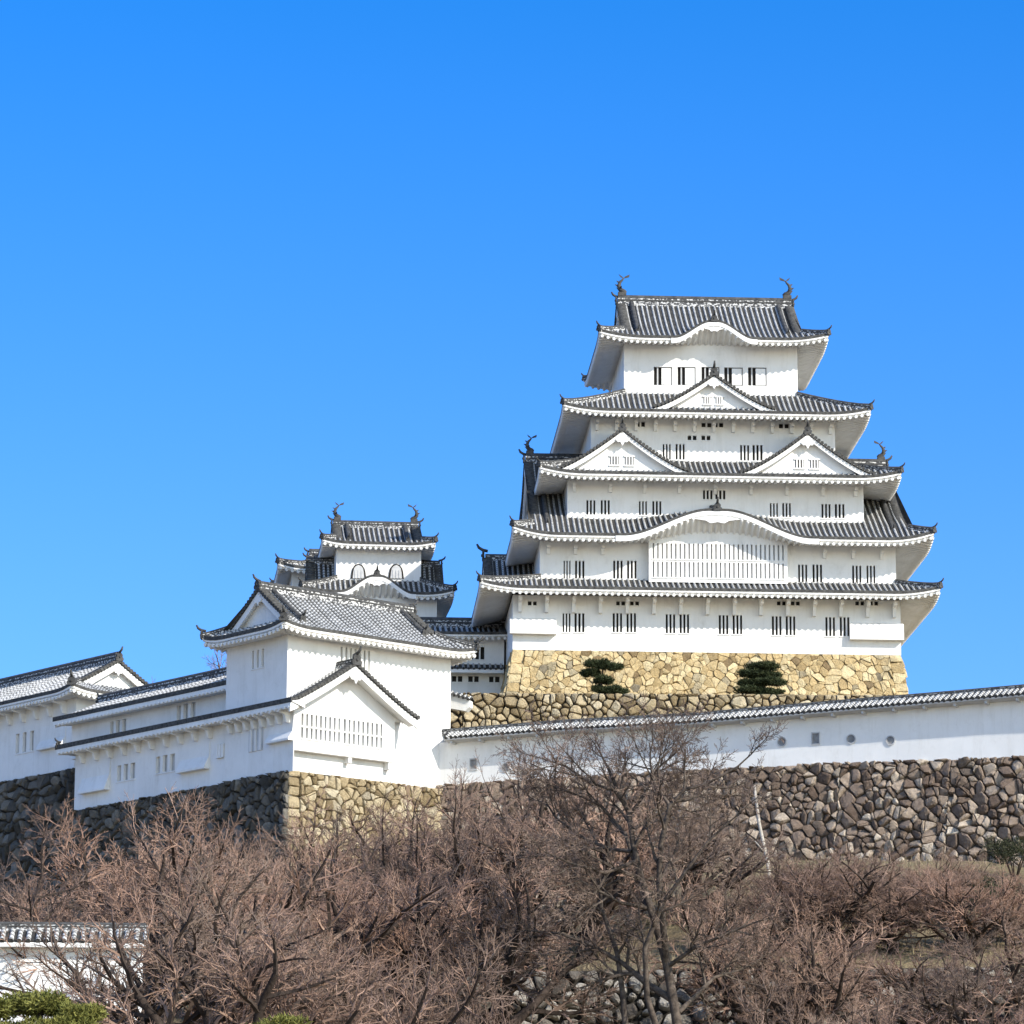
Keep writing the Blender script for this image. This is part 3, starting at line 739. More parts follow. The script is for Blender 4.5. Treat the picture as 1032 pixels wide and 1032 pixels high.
# stone-drop boxes at the corners of the first storey
def drop_box(parent, rect, side, edge, out=.55):
    m = MB(); s0, s1, za, zb = rect
    if side == 'S': P = [(s0, edge, zb), (s0, edge - out * .75, zb - .12), (s0, edge - out, za), (s0, edge, za)]; m.prism(P, (s1 - s0, 0, 0))
    else: P = [(edge, s0, zb), (edge - out * .10, s0, za + (zb - za) * .42), (edge - out * .62, s0, za + .12), (edge - out * .62, s0, za), (edge, s0, za)]; m.prism(P, (0, s1 - s0, 0))
    return m.build('stone_drop_box', PLASTER, parent)
for a in ((514, 561, 622, 638), (857, 911, 627, 644)):
    p, q = K.yp(a[0], a[3], -.5), K.yp(a[1], a[2], -.5); drop_box(keep, (p[0], q[0], p[1], q[1]), 'S', 0, .5)
# sloping stone base
def kw(X, Y, Z): v = K.o + K.X * X + K.Y * Y; return (v.x, v.y, Z)
zb, sp = 42.6, .75
A, B, C_, D_ = (-12.75, 0), (12.8, 0), (12.8, 20), (-12.75, 20)
a, b, c, d = (A[0] - sp, -sp), (B[0] + sp, -sp), (B[0] + sp, 20 + sp), (A[0] - sp, 20 + sp)
opt = dict(bulge=.06, gap=.005, var=.75, drop=.12, rough=.45, round_=.25, quoin=(.85, .85))
stone_wall('stone_base', 'sunlit tan dressed-stone base directly under the main keep', [
    (kw(*a, zb), kw(*b, zb), kw(*B, 47.54), kw(*A, 47.54), 0.47, 1, opt),
    (kw(*b, zb), kw(*c, zb), kw(*C_, 47.54), kw(*B, 47.54), .8, 2, opt),
    (kw(*d, zb), kw(*a, zb), kw(*A, 47.54), kw(*D_, 47.54), .8, 3, opt)], ST_KEEP, cat='stone base', core=m_simple('sandy_joint_earth', (.24, .17, .09), (.38, .28, .16), 3, 1.0))

# ================================================================ CONNECTING GALLERY between the keeps
gal = thing('connecting_gallery', 'shaded grey-white gallery with dark tiled roof between small keep and main keep', 'gallery', (K.o.x, K.o.y, 0), K.rot)
GW = (-25, -12.9, 8, 13)
gh = [(x, x + .62, 48.3, 49.15) for x in (-16.9, -15.6, -14.85)]
wl = wall_part(gal, *GW, 42.9, 49.95, {'S': gh + [(x, x + .7, 46.75, 47.15) for x in (-16.4, -15.3, -13.9)]})
for h in gh: window(wl, 'S', 8, h, 'bars', 1)
for x in (-16.4, -15.3, -13.9): window(wl, 'S', 8, (x, x + .7, 46.75, 47.15), 'bars', 1)
irimoya_roof(gal, (-26, -11.9, 6.9, 14.1), -25, -12.6, GW, 49.85, 50.95, C=.1, thick=.3, down=False, corners=(), top='oni', topsize=.6, vent=False)
gs = MB(); tile_patch(gs, lambda s, t: Vector((s, 7.0 + t, 47.5 + .45 * t)), -25, -12.95, lambda s: (0, 1), .36, .085, 3)
pr_ = gs.build('lower_roof', ROOFM, gal); ge = MB(); ge.prism([(-25, 7.03, 47.45), (-25, 7.03, 47.22), (-25, 8, 47.3), (-25, 8, 47.9)], (12.05, 0, 0)); ge.build('eave', PLASTER, pr_)

# ================================================================ SMALL KEEPS
SO = at(382, 600, 270); S = Frame(SO.x, 270, 6)
sk = thing('small_keep', 'small white castle keep with bell-shaped windows and curved gable, behind the corner turret', 'castle keep', (S.o.x, S.o.y, 0), S.rot)
T1 = (-3.0, 2.9, 0, 5.5); T2 = (-4.3, 3.95, -1, 6.6)
def sh_(px0, px1, p0, p1): p, q = S.yp(px0, p1, 0), S.yp(px1, p0, 0); return (p[0], q[0], p[1], q[1])
bw_ = [sh_(355, 367.5, 570, 583), sh_(393, 405.5, 570, 583)]
wl = wall_part(sk, *T1, 53, 57.6, {'S': []})
for h in bw_:                                        # bell windows: dark rim, pale shutter
    m = MB(); s0, s1, za, zb_ = h; c = (s0 + s1) / 2; w = (s1 - s0) / 2
    arch = lambda k: [(c - w * k * 1.1, za), (c - w * k, za + .45 * (zb_ - za)), (c - w * k * .86, za + .75 * (zb_ - za)), (c - w * k * .5, zb_ - .02 - (1 - k) * .3), (c, zb_ + .06 - (1 - k) * .3), (c + w * k * .5, zb_ - .02 - (1 - k) * .3), (c + w * k * .86, za + .75 * (zb_ - za)), (c + w * k, za + .45 * (zb_ - za)), (c + w * k * 1.1, za)]
    m.prism([(x, -.07, z) for x, z in arch(1.15)], (0, .065, 0), 1); m.prism([(x, -.10, z) for x, z in arch(.86)], (0, .029, 0), 0)
    for k in (-1, 0, 1): m.box((c + k * .22 - .04, -.135, za + .02), (c + k * .22 + .04, -.101, zb_ - .35), 0)
    m.build('window', [GREYP, DARK], wl)
wl2 = wall_part(sk, *T2, 44, 54.2, {'S': [(-1.15, -.35, 53.75, 54.15), (.1, .9, 53.75, 54.15)]})
for x in (-1.15, .1): window(wl2, 'S', -1, (x, x + .8, 53.75, 54.15), 'bars', 1)
bs = bell(-.3, 2.5, 1.15)
irimoya_roof(sk, (-4.05, 3.8, -1.0, 6.5), -3.15, 2.95, T1, 57.42, 59.35, C=.28, Lc=2, thick=.3, rise=.2, top='shachi', topsize=.72, orn=.6, rw=.34, rh=.42, gH=1.4)
q2, z2 = skirt_roof(sk, (-5.5, 5.05, -2.05, 7.6), T1, T2, 53.75, 55.0, C=.35, Lc=2.2, bmp=bs, thick=.32, rise=.25, orn=.62)
karahafu(q2, z2[0][1], -.3, 2.5, -2.05, .34, .4, .7)
chidori(sk, -2.75, -4.9, 2.4, 54.1, 2.6, -2.9, M=MW, fin=.7, vent=False)
MEa = Matrix.Rotation(R(90), 4, 'Z')
chidori(sk, 2.75, -4.55, 2.4, 54.1, 2.6, -2.8, M=MEa, fin=.7, vent=False)
ik = thing('rear_keep', 'partly hidden white rear keep with hipped grey roof behind the small keep', 'castle keep', (S.o.x, S.o.y, 0), S.rot)
U1 = (-5.7, 2.0, 7.2, 13.5)
wl = wall_part(ik, *U1, 44, 57.4)
irimoya_roof(ik, (-6.75, 3, 6.1, 14.6), -4.4, 1, U1, 57.0, 58.6, C=.35, Lc=2.2, thick=.32, top='oni', topsize=.7, orn=.62, down=False, gH=1.6)
skirt_roof(ik, (-7.6, 3.4, 5.6, 15), U1, (-6.6, 2.6, 6.4, 14), 54.4, 55.2, C=.3, Lc=2, thick=.32, orn=.62)
wall_part(ik, -6.6, 2.6, 6.4, 14, 42, 54.6)

# ================================================================ CORNER TURRET with its gabled bay and the long wing
L = Frame(at(290, 640, 229.1).x, 229.1, 40)
tur = thing('corner_turret', 'big white corner turret with grey tiled roof and gabled lattice bay', 'turret', (L.o.x, L.o.y, 0), L.rot)
def lx(X, px0, px1, p0, p1): a_, b_ = L.xp(px1, (p0 + p1) / 2, X), L.xp(px0, (p0 + p1) / 2, X); t_, u_ = L.xp((px0 + px1) / 2, p0, X)[1], L.xp((px0 + px1) / 2, p1, X)[1]; return (a_[0], b_[0], u_, t_)
def ly(Y, px0, px1, p0, p1): a_, b_ = L.yp(px0, p1, Y), L.yp(px1, p0, Y); return (a_[0], b_[0], L.yp((px0 + px1) / 2, p1, Y)[1], L.yp((px0 + px1) / 2, p0, Y)[1])
T = (0, 12.35, 0, 6.05)
hw, hsn = lx(0, 254, 266, 655, 673), ly(0, 343, 373, 654, 677)
wl = wall_part(tur, *T, 35.6, 44.0, {'W': [hw], 'S': [hsn]})
window(wl, 'W', 0, hw, 'bars', 2, GREYP, .27); window(wl, 'S', 0, hsn, 'bars', 6, GREYP, .2)
irimoya_roof(tur, (-1.2, 13.4, -1.2, 6.85), -.15, 11.6, T, 43.95, 46.75, C=.28, Lc=2.2, thick=.35, rise=.15, topsize=.85, orn=.85, top='oni', gH=2, vent=False, n=12, lips={'W': .17}, power=1.15, rw=.4, rh=.5)
# gabled bay
bay = [ly(-.8, 305, 340.5, 717, 751), ly(-.8, 343.5, 379, 722, 754)]
zl = min(b_[2] for b_ in bay); zh = max(b_[3] for b_ in bay)
bay = [(a_, b_, c_, d_) for a_, b_ in ((.5, 3.35), (3.62, 6.5)) for c_, d_ in ((37.5, 38.1), (38.22, 38.95))]
wl = wall_part(tur, 0.0, 7.45, -.8, -.01, 36.75, 39.5, {'S': bay}, 'bay_wall')
for h in bay: window(wl, 'S', -.8, h, 'bars', 8, GREYD, .19)
m = MB(); m.box((.004, -.3, 35.6), (7.4, -.01, 36.75)); m.box((4.05, -.75, 36.4), (4.3, -.3, 36.75)); m.box((7.05, -.75, 36.3), (7.3, -.3, 36.75)); m.build('bay_footing', PLASTER, tur)
chidori(tur, 3.75, -1.75, 4.75, 39.35, 2.75, -.01, power=1.12, fin=1.05, vent=False, pitch=.36, board=.42, over=.965)
# long wing to the left: lower storey, pent roof, set-back upper storey
wing = thing('long_wing', 'long shaded white castle wing with two thin dark tiled roofs, left of the corner turret', 'castle wing', (L.o.x, L.o.y, 0), L.rot)
lwin = [lx(0, 118, 136, 770, 786), lx(0, 157, 176, 761, 778), lx(0, 219, 227, 750, 764), lx(0, 252, 266, 735, 757)]
wl = wall_part(wing, 0.006, 6, 6.06, 21.95, 35.5, 39.6, {'W': [h for h in lwin if h[0] > 6.1]}, 'lower_wall')
for h in lwin:
    if h[0] > 6.1: window(wl, 'W', 0.006, h, 'bars', 2, GREYP, .27)
wl0 = wall_part(wing, -.06, -.004, -.8, 6.055, 35.5, 39.6, {}, 'lower_wall')
for h in lwin:
    if h[0] <= 6.1:
        m = MB(); m.box((-.10, h[0], h[2]), (-.064, h[1], h[3]), 1)
        for k in range(3): y_ = h[0] + (k + .5) * (h[1] - h[0]) / 3; m.box((-.15, y_ - .1, h[2]), (-.10, y_ + .1, h[3]), 0)
        m.build('window', [PLASTER, GREYP], wl0)
uwin = [lx(1.5, 111, 127, 726, 742), lx(1.5, 178, 197, 709, 726)]
wl = wall_part(wing, 1.5, 6.5, 6.06, 24.7, 39.2, 42.0, {'W': uwin}, 'upper_wall')
for h in uwin: window(wl, 'W', 1.5, h, 'bars', 2, GREYP, .27)
def pent(parent, x0, z0, x1, z1, ya, yb, nm='pent_roof', th=.36, wallx=0, orn=True):
    m = MB(); P = lambda s, t: Vector((x0 + (x1 - x0) * t, -s, z0 + (z1 - z0) * t ** 1.1 if t > 0 else z0))
    tile_patch(m, P, -yb, -ya, lambda s: (0, 1), .36, .085, 4); rf = m.build(nm, ROOFM, parent)
    e = MB(); e.prism([(x0 - .02, ya, z0 - .05), (x0 - .02, ya, z0 - th), (wallx, ya, z0 - th + .12), (wallx, ya, z0 + .1)], (0, yb - ya, 0))
    e.prism([(x0 - .05, ya - .09, z0 - .10), (x0 - .05, ya - .09, z0 + .19), (x0 + .03, ya - .09, z0 + .21), (x0 + .03, ya - .09, z0 - .10)], (0, yb - ya + .18, 0), 1)
    k = int((yb - ya) / .42)
    for i in range(k):
        y = ya + .2 + i * (yb - ya - .4) / (k - 1); e.tube([(x0 - .06, y, z0 - th - .01), (wallx + .01, y, z0 - th + .1)], .10, 6)
    e.build('eave', [PLASTER, CAP], rf)
    mm = MB(); mm.prism([(x0 - .02, ya - .004, z0 - .03), (x1, ya - .004, z1 - .03), (x1, ya - .004, z0 - .35), (wallx, ya - .004, z0 - .35)], (0, -.08, 0)); mm.prism([(x0 - .02, yb + .004, z0 - .03), (x1, yb + .004, z1 - .03), (x1, yb + .004, z0 - .35), (wallx, yb + .004, z0 - .35)], (0, .08, 0)); mm.build('bargeboard', PLASTER, rf)
    return rf
p1 = pent(wing, -1.0, 39.42, -.065, 39.62, -1.75, 6.05)
p2 = pent(wing, -1.0, 39.42, 1.49, 39.95, 6.05, 22.6)
ornament(p2, 'oni', (-.9, 22.5, 39.45), (-.3, 1), .7)
def wing_struts(parent, xs, x, z):
    f = None
    for y in xs:
        if f is None:
            m = MB(); m.prism([(0, -.1, 0), (-.9, -.1, .0), (-.9, -.1, -.2), (-.45, -.1, -.3), (-.3, -.1, -.75), (0, -.1, -.75)], (0, .2, 0)); f = m.build('eave_strut', PLASTER, parent, (x, y, z))
        else: c = copy_child(f, parent); c.location = (x, y, z)
wing_struts(p2, [7.4 + 1.5 * k for k in range(10)], 0.0, 39.12); wing_struts(p1, [-.4 + .8 * k for k in range(8)], -.06, 39.12)
m = MB()                                             # gable roof of the set-back storey, ridge running along the wing
for sg in (1, -1):
    tile_patch(m, lambda s, t, sg=sg: Vector((4 - sg * 3.45 * (1 - t), -s, 41.72 + 1.45 * t ** 1.12 if t > 0 else 41.72)), -25.4, -6.06, lambda s: (0, 1), .36, .085, 6)
rf = m.build('upper_roof', ROOFM, wing)
e = MB(); e.prism([(.53, 6.06, 41.66), (.53, 6.06, 41.36), (1.5, 6.06, 41.45), (1.5, 6.06, 42)], (0, 19.3, 0))
e.prism([(.50, 6.07, 41.60), (.50, 6.07, 41.88), (.58, 6.07, 41.9), (.58, 6.07, 41.60)], (0, 19.35, 0), 1)
for k in range(45): y = 6.3 + k * .42; e.tube([(.47, y, 41.34), (1.51, y, 41.45)], .10, 6)
e.build('eave', [PLASTER, CAP], rf)
prw = [(4 - 3.45 * (1 - k / 6), 41.72 + 1.45 * (k / 6) ** 1.12) for k in range(7)] + [(4 + 3.45 * (1 - k / 6), 41.72 + 1.45 * (k / 6) ** 1.12) for k in range(5, -1, -1)]
gable_face(rf, [(x - 4, z) for x, z in prw], Matrix.Translation((4, 25.4, 0)) @ Matrix.Rotation(math.pi, 4, 'Z'), .5, 'pediment', 1.6, False)
rm = MB(); ridge_mesh(rm, [(4, 6.06, 43.17), (4, 15, 43.17), (4, 25.3, 43.17)], .42, .5); rm.build('main_ridge', RIDGEM, rf); ornament(rf, 'oni', (4, 25.3, 43.2), (0, 1), .8)
for px0, px1, p0, p1 in ((80, 107, 760, 798), (178, 207, 745, 777)):
    y1_, y0_ = L.xp(px0, 780, -.3)[0], L.xp(px1, 780, -.3)[0]; drop_box(wing, (y0_, y1_, L.xp((px0 + px1) / 2, p1, -.3)[1], L.xp((px0 + px1) / 2, p0, -.3)[1]), 'W', 0.002, .65)
drop_box(wing, (-.78, 1.5, 37.3, 38.6), 'W', -.064, .6)

# ================================================================ FAR LEFT TURRET
F0 = at(75, 770, 254); F = Frame(F0.x, 254, 40)
fl = thing('gabled_turret', 'shaded white gabled turret on the dark boulder wall at the left edge', 'turret', (F.o.x, F.o.y, 0), F.rot)
fw_ = F.xp(34, 747, 0)[0], F.xp(16, 747, 0)[0], F.xp(25, 758, 0)[1], F.xp(25, 738, 0)[1]
wl = wall_part(fl, 0, 7, 0, 26, 39.4, 44.4, {'W': [fw_]})
window(wl, 'W', 0, fw_, 'bars', 2, GREYP, .42)
MF_ = Matrix.Rotation(R(90), 4, 'Z')                 # canonical x -> along the ridge
fr, fs = irimoya_roof(fl, (-1.3, 27.2, -8.2, 1.25), .35, 26, (0, 26, -7, 0), 44.3, 46.85, C=.3, Lc=2.2, thick=.36, rise=.15, M=MF_, topsize=.9, orn=.9, gH=2, power=1.12, n=10, vent=False, down=False, lips={'N': .16})
ff = None
for y in [1.2 + 1.6 * k for k in range(14)]:
    if ff is None:
        m = MB(); m.prism([(0, -.1, 0), (-1.0, -.1, .0), (-1.0, -.1, -.2), (-.45, -.1, -.3), (-.3, -.1, -.85), (0, -.1, -.85)], (0, .2, 0)); ff = m.build('eave_strut', PLASTER, fr, (0, y, 43.95))
    else: c = copy_child(ff, fr); c.location = (0, y, 43.95)
y1_, y0_ = F.xp(37, 745, -.3)[0], F.xp(62, 745, -.3)[0]
drop_box(fl, (y0_, y1_, F.xp(50, 754, -.3)[1], F.xp(50, 730, -.3)[1]), 'W', 0, .6)

# ================================================================ STONE WALLS UNDER THE LEFT BUILDINGS
def lw_(X, Y, Z): v = L.o + L.X * X + L.Y * Y; return (v.x, v.y, Z)
def fw2(X, Y, Z): v = F.o + F.X * X + F.Y * Y; return (v.x, v.y, Z)
BS = 1.9
stone_wall('stone_wall', 'sunlit buff stone wall under the gabled bay of the corner turret', [
    (lw_(-BS, -.9 - BS, 22.5), lw_(13.5, -.9 - BS, 22.5), lw_(13.5, -.35, 35.6), lw_(-.05, -.35, 35.6), .56, 11, dict(bulge=.16, gap=.02, var=.75, rough=.6, round_=.35, quoin=(.9, 0)))], ST_TERR)
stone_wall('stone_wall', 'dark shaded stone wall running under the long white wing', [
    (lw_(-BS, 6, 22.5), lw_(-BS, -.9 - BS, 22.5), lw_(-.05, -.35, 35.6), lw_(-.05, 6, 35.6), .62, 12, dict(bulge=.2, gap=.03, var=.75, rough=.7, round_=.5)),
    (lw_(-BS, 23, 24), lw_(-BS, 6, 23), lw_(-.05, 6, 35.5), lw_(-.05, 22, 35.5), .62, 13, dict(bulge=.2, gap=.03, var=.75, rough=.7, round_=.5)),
    (lw_(8, 23.5, 25), lw_(-BS, 23.5, 25), lw_(-.05, 22, 35.5), lw_(8, 22, 35.5), .62, 15, dict(bulge=.2, gap=.03, var=.75, rough=.7, round_=.5))], ST_SHADE)
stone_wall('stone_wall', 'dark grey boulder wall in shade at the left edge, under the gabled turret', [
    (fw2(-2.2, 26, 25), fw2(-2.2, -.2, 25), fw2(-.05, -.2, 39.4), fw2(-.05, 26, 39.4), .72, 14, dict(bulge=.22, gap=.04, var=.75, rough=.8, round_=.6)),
    (fw2(-2.2, -1.6, 25), fw2(7, -1.6, 25), fw2(7, -.2, 39.4), fw2(-.05, -.2, 39.4), .72, 16, dict(bulge=.22, gap=.04, var=.75, rough=.8, round_=.6))], ST_SHADE)
stone_wall('stone_wall', 'buff rubble stone wall between the keep base and the white plaster wall', [
    ((-13, 244.2, 35.5), (-3, 244.2, 35.5), (-3, 245, 42.95), (-13, 245, 42.95), .62, 21, dict(bulge=.22, gap=.07, rough=.5)),
    ((-3, 244.2, 35.5), (28, 244.2, 35.5), (28, 245, 42.95), (-3, 245, 42.95), .52, 22, dict(bulge=.16, gap=.035, var=.75, rough=.65, round_=.45))], ST_TERR)

# ================================================================ WHITE PLASTER WALL with tiled coping, on its rubble wall
WP = [(443, 737, 791.5), (570, 727, 783), (700, 720, 776), (850, 707, 768.5), (960, 698, 765), (1045, 690.5, 761.5), (1200, 679, 752)]
WQ = []
for px, rp, bp in WP:
    y = 236.8 - (px - 443) / 589 * 14.75; a_, b_ = at(px, rp, y), at(px, bp, y); WQ.append((Vector((a_.x, a_.y, 0)), a_.z, b_.z))
pw = thing('plaster_wall', 'long white plaster wall with tiled coping and small gun ports, in front of the keep', 'wall')
cum = [0]
for a_, b_ in zip(WQ, WQ[1:]): cum.append(cum[-1] + (b_[0] - a_[0]).length)
def along(s):
    s = min(max(s, 0), cum[-1] - 1e-6); k = max(i for i in range(len(cum) - 1) if cum[i] <= s); u = (s - cum[k]) / (cum[k + 1] - cum[k])
    a_, b_ = WQ[k], WQ[k + 1]; d = (b_[0] - a_[0]).normalized()
    return a_[0].lerp(b_[0], u), a_[1] + (b_[1] - a_[1]) * u, a_[2] + (b_[2] - a_[2]) * u, Vector((WQ[-1][0] - WQ[0][0])).normalized()
dn = along(0)[3]; fn = Vector((dn.y, -dn.x, 0))      # outward (towards the viewer)
m = MB(); prv = None
for k in range(61):
    p, zr, zb_, _ = along(cum[-1] * k / 60); zt_ = zr - .75
    row = [m.vert(q) for q in (p + fn * .3 + Vector((0, 0, zb_ - .1)), p + fn * .3 + Vector((0, 0, zt_)), p - fn * .3 + Vector((0, 0, zt_)), p - fn * .3 + Vector((0, 0, zb_ - .1)))]
    if prv:
        for j in range(4): m.face((prv[j], prv[(j + 1) % 4], row[(j + 1) % 4], row[j]))
    else: m.face(row)
    prv = row
m.face(prv); wb = m.build('wall_panel', PLASTER, pw)
m = MB()
for sg in (1, -1):
    def P(s, t, sg=sg):
        p, zr, _, _ = along(s); return p + fn * (sg * 1.12 * (1 - t)) + Vector((0, 0, zr - .62 + .50 * t))
    tile_patch(m, P, 0.75, cum[-1] - .02, lambda s: (0, 1), .34, .095, 2)
cop = m.build('coping', ROOFM, pw)
e = MB(); prv = None
for k in range(61):
    p, zr, _, _ = along(.78 + (cum[-1] - .78) * k / 60)
    row = [e.vert(p + fn * a_ + Vector((0, 0, zr + b_))) for a_, b_ in ((1.09, -.66), (1.06, -.76), (.42, -.84), (-.42, -.84), (-1.06, -.76), (-1.09, -.66))]
    if prv:
        for j in range(5): e.face((prv[j], prv[j + 1], row[j + 1], row[j]))
    prv = row
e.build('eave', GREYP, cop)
rm = MB(); ridge_mesh(rm, [along(cum[-1] * k / 40)[0] + Vector((0, 0, along(cum[-1] * k / 40)[1] - .14)) for k in range(41)], .26, .24); rm.build('ridge', RIDGEM, cop)
f = None
for k in range(26):                                  # little arms under the coping
    s = 1.2 + k * 1.85
    if s > cum[-1] - .5: break
    p, zr, _, _ = along(s); o_ = p + fn * .3 + Vector((0, 0, zr - .82))
    if f is None:
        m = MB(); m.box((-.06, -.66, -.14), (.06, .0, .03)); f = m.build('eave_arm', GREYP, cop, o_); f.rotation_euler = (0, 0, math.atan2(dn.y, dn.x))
    else: c = copy_child(f, cop); c.location = o_
def port(px, py, round_):
    best = min((along(cum[-1] * k / 600) for k in range(601)), key=lambda r: abs(((r[0] - EYE).dot(_r2)) / ((r[0] + Vector((0, 0, 37)) - EYE).dot(_fw)) * FOC + 516 - px))
    z = at(px, py, best[0].y)[2]; p = best[0] + fn * .3 + Vector((0, 0, z))
    u, zv = dn, Vector((0, 0, 1)); m = MB(); n = 14 if round_ else 4
    cs = [(math.cos(2 * math.pi * k / n), math.sin(2 * math.pi * k / n)) for k in range(n)] if round_ else [(-.85, -1.25), (.85, -1.25), (.85, 1.25), (-.85, 1.25)]
    o1 = [m.vert(p + (u * a_ + zv * b_) * .30 + fn * .05) for a_, b_ in cs]; o0 = [m.vert(p + (u * a_ + zv * b_) * .30 + fn * .003) for a_, b_ in cs]
    i1 = [m.vert(p + (u * a_ + zv * b_) * .24 + fn * .05) for a_, b_ in cs]; i0 = [m.vert(p + (u * a_ + zv * b_) * .16 + fn * .006) for a_, b_ in cs]
    for k in range(n):
        q = (k + 1) % n; m.face((o0[k], o0[q], o1[q], o1[k])); m.face((o1[k], o1[q], i1[q], i1[k])); m.face((i1[k], i1[q], i0[q], i0[k]), 1)
    m.face(i0, 1); m.build('gun_port', [GREYP, PORTD], wb)
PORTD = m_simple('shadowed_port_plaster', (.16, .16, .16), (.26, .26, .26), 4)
for px, py, rd in ((476, 771, False), (508.5, 774, True), (786.5, 748.5, True), (821, 745, False), (856, 745.5, True), (896, 747, True)): port(px, py, rd)
RW = []
for p, zr, zb_ in WQ: RW.append((p + fn * .42, zb_ - .06))
fc = []
for k in range(len(RW) - 1):
    (p, za_), (q, zb_) = RW[k], RW[k + 1]; n_ = fn
    z0a, z0b = zt(p.x, p.y - 2.2) - 1.2, zt(q.x, q.y - 2.2) - 1.2; z0a = min(z0a, 28.4) if p.x > 8 else min(z0a, 25); z0b = min(z0b, 28.4) if q.x > 8 else min(z0b, 25)
    off = lambda za, zb: fn * (za - zb) * .27
    fc.append(((p + off(za_, z0a)).to_tuple()[:2] + (z0a,), (q + off(zb_, z0b)).to_tuple()[:2] + (z0b,), (q.x, q.y, zb_), (p.x, p.y, za_), .52, 31 + k, dict(bulge=.18, gap=.02, var=.9, drop=.22, rough=1.0, round_=.45)))
stone_wall('stone_wall', 'sunlit grey-brown rubble stone wall on the right, under the white plaster wall', fc, ST_GREY, core=m_simple('brown_joint_earth', (.05, .04, .032), (.10, .082, .065), 3, 1.0))
stone_wall('stone_wall', 'low pale rubble retaining wall at the bottom, glimpsed through bare twigs', [
    ((-8, 192.2, 16.2), (36, 192.2, 16.2), (36, 192.9, 21.0), (-8, 192.9, 20.4), .75, 41, dict(bulge=.25, gap=.08, var=.6, drop=.14, rough=.7))], m_stone('pale_rubble_stone', [(0, (.14, .12, .10)), (.4, (.30, .27, .23)), (.8, (.50, .46, .40)), (1, (.62, .58, .5))], .7))
# small white end block where the plaster wall meets the turret
eb = thing('wall_end_block', 'small white plastered wall end with tiled cap, beside the turret above the coping', 'wall end', at(463, 712, 240) - Vector((0, 0, 0)), R(-18))
m = MB(); m.prism([(-.9, -.3, -.05), (.5, -.3, -.35), (.75, -.3, -.1), (.75, -.3, .3), (.2, -.3, .55), (-.9, -.3, .85)], (0, .6, 0)); m.build('body', PLASTER, eb)
m = MB(); tile_patch(m, lambda s, t: Vector((-.9 + 1.75 * s, -.45 + .45 * t, .86 - .55 * s + .2 * t)), 0, 1, lambda s: (0, 1), .16, .08, 2); tile_patch(m, lambda s, t: Vector((-.9 + 1.75 * s, .45 - .45 * t, .86 - .55 * s + .2 * t)), 0, 1, lambda s: (0, 1), .16, .08, 2); m.build('tiled_cap', ROOFM, eb)

# ================================================================ LOW WALL bottom left
lo = thing('low_wall', 'low white wall with grey tiled coping at the bottom left, behind bare branches', 'wall', (-22, 172, 0), R(2))
m = MB(); m.box((-14, -.3, 13.5), (6.1, .3, 19.55)); m.build('wall_panel', PLASTER, lo)
m = MB()
for sg in (1, -1): tile_patch(m, lambda s, t, sg=sg: Vector((sg * s, -sg * .85 * (1 - t), 19.55 + .6 * t)), *((-14.3, 6.4) if sg > 0 else (-6.4, 14.3)), lambda s: (0, 1), .38, .11, 3)
c_ = m.build('coping', ROOFM, lo); m = MB(); m.prism([(-14.2, -.82, 19.5), (-14.2, -.8, 19.3), (-14.2, .8, 19.3), (-14.2, .82, 19.5)], (20.5, 0, 0)); m.build('eave', PLASTER, c_)
m = MB(); ridge_mesh(m, [(-14.2, 0, 20.12), (-4, 0, 20.12), (6.3, 0, 20.12)], .34, .32); m.build('ridge', RIDGEM, c_)

# ================================================================ TREES
ENV = [None]
def branch(lv, p, d, Ln, r, lvl, rng, spec):
    if ENV[0] and lvl >= 2:
        c, rx, rz = ENV[0]; q = p + d.normalized() * Ln * .8
        if (q.x * q.x + q.y * q.y) / (rx * rx) + ((q.z - c) / rz) ** 2 > rng.uniform(.82, 1.06): return
    cnt, nseg, sides, wig, ratio, ang, rmin = spec
    n = nseg[lvl]; pts = [p.copy()]; dd = d.normalized()
    for k in range(n):
        dd = (dd + Vector((rng.uniform(-1, 1), rng.uniform(-1, 1), rng.uniform(-.75, 1.05))) * wig[lvl]).normalized()
        p = p + dd * (Ln / n); pts.append(p.copy())
    rad = [max(rmin, r * (1 - .62 * k / n)) for k in range(n + 1)]
    lv[lvl].tube(pts, rad, sides[lvl], 0, False, lvl < 2)
    if lvl + 1 < len(nseg): spawn(lv, pts, rad, Ln, lvl, rng, spec)
def spawn(lv, pts, rad, Ln, lvl, rng, spec, t0=.25):
    cnt, nseg, sides, wig, ratio, ang, rmin = spec; n = len(pts) - 1; c = cnt[lvl]; az = rng.uniform(0, 6.28)
    for k in range(c):
        u = t0 + (1 - t0) * (k + rng.uniform(.2, .9)) / c if k < c - 1 else .99
        i = min(n - 1, int(u * n)); q = pts[i].lerp(pts[i + 1], u * n - i); dm = (pts[i + 1] - pts[i]).normalized()
        az += 2.4 + rng.uniform(-.5, .5); a = R(rng.uniform(*ang[lvl])) * (1 if k < c - 1 else .3)
        o = dm.orthogonal().normalized(); o = Matrix.Rotation(az, 3, dm) @ o
        branch(lv, q, dm * math.cos(a) + o * math.sin(a), Ln * ratio[lvl] * rng.uniform(.7, 1.2) * (1.1 - .35 * u), rad[i] * .66, lvl + 1, rng, spec)
SPEC = ((6, 7, 7, 6, 5), (4, 6, 6, 4, 2, 1), (8, 6, 4, 3, 3, 3), (.10, .20, .20, .20, .16, .1), (2.0, .60, .50, .46, .48), ((28, 66), (34, 68), (30, 62), (26, 56), (22, 52)), .0038)
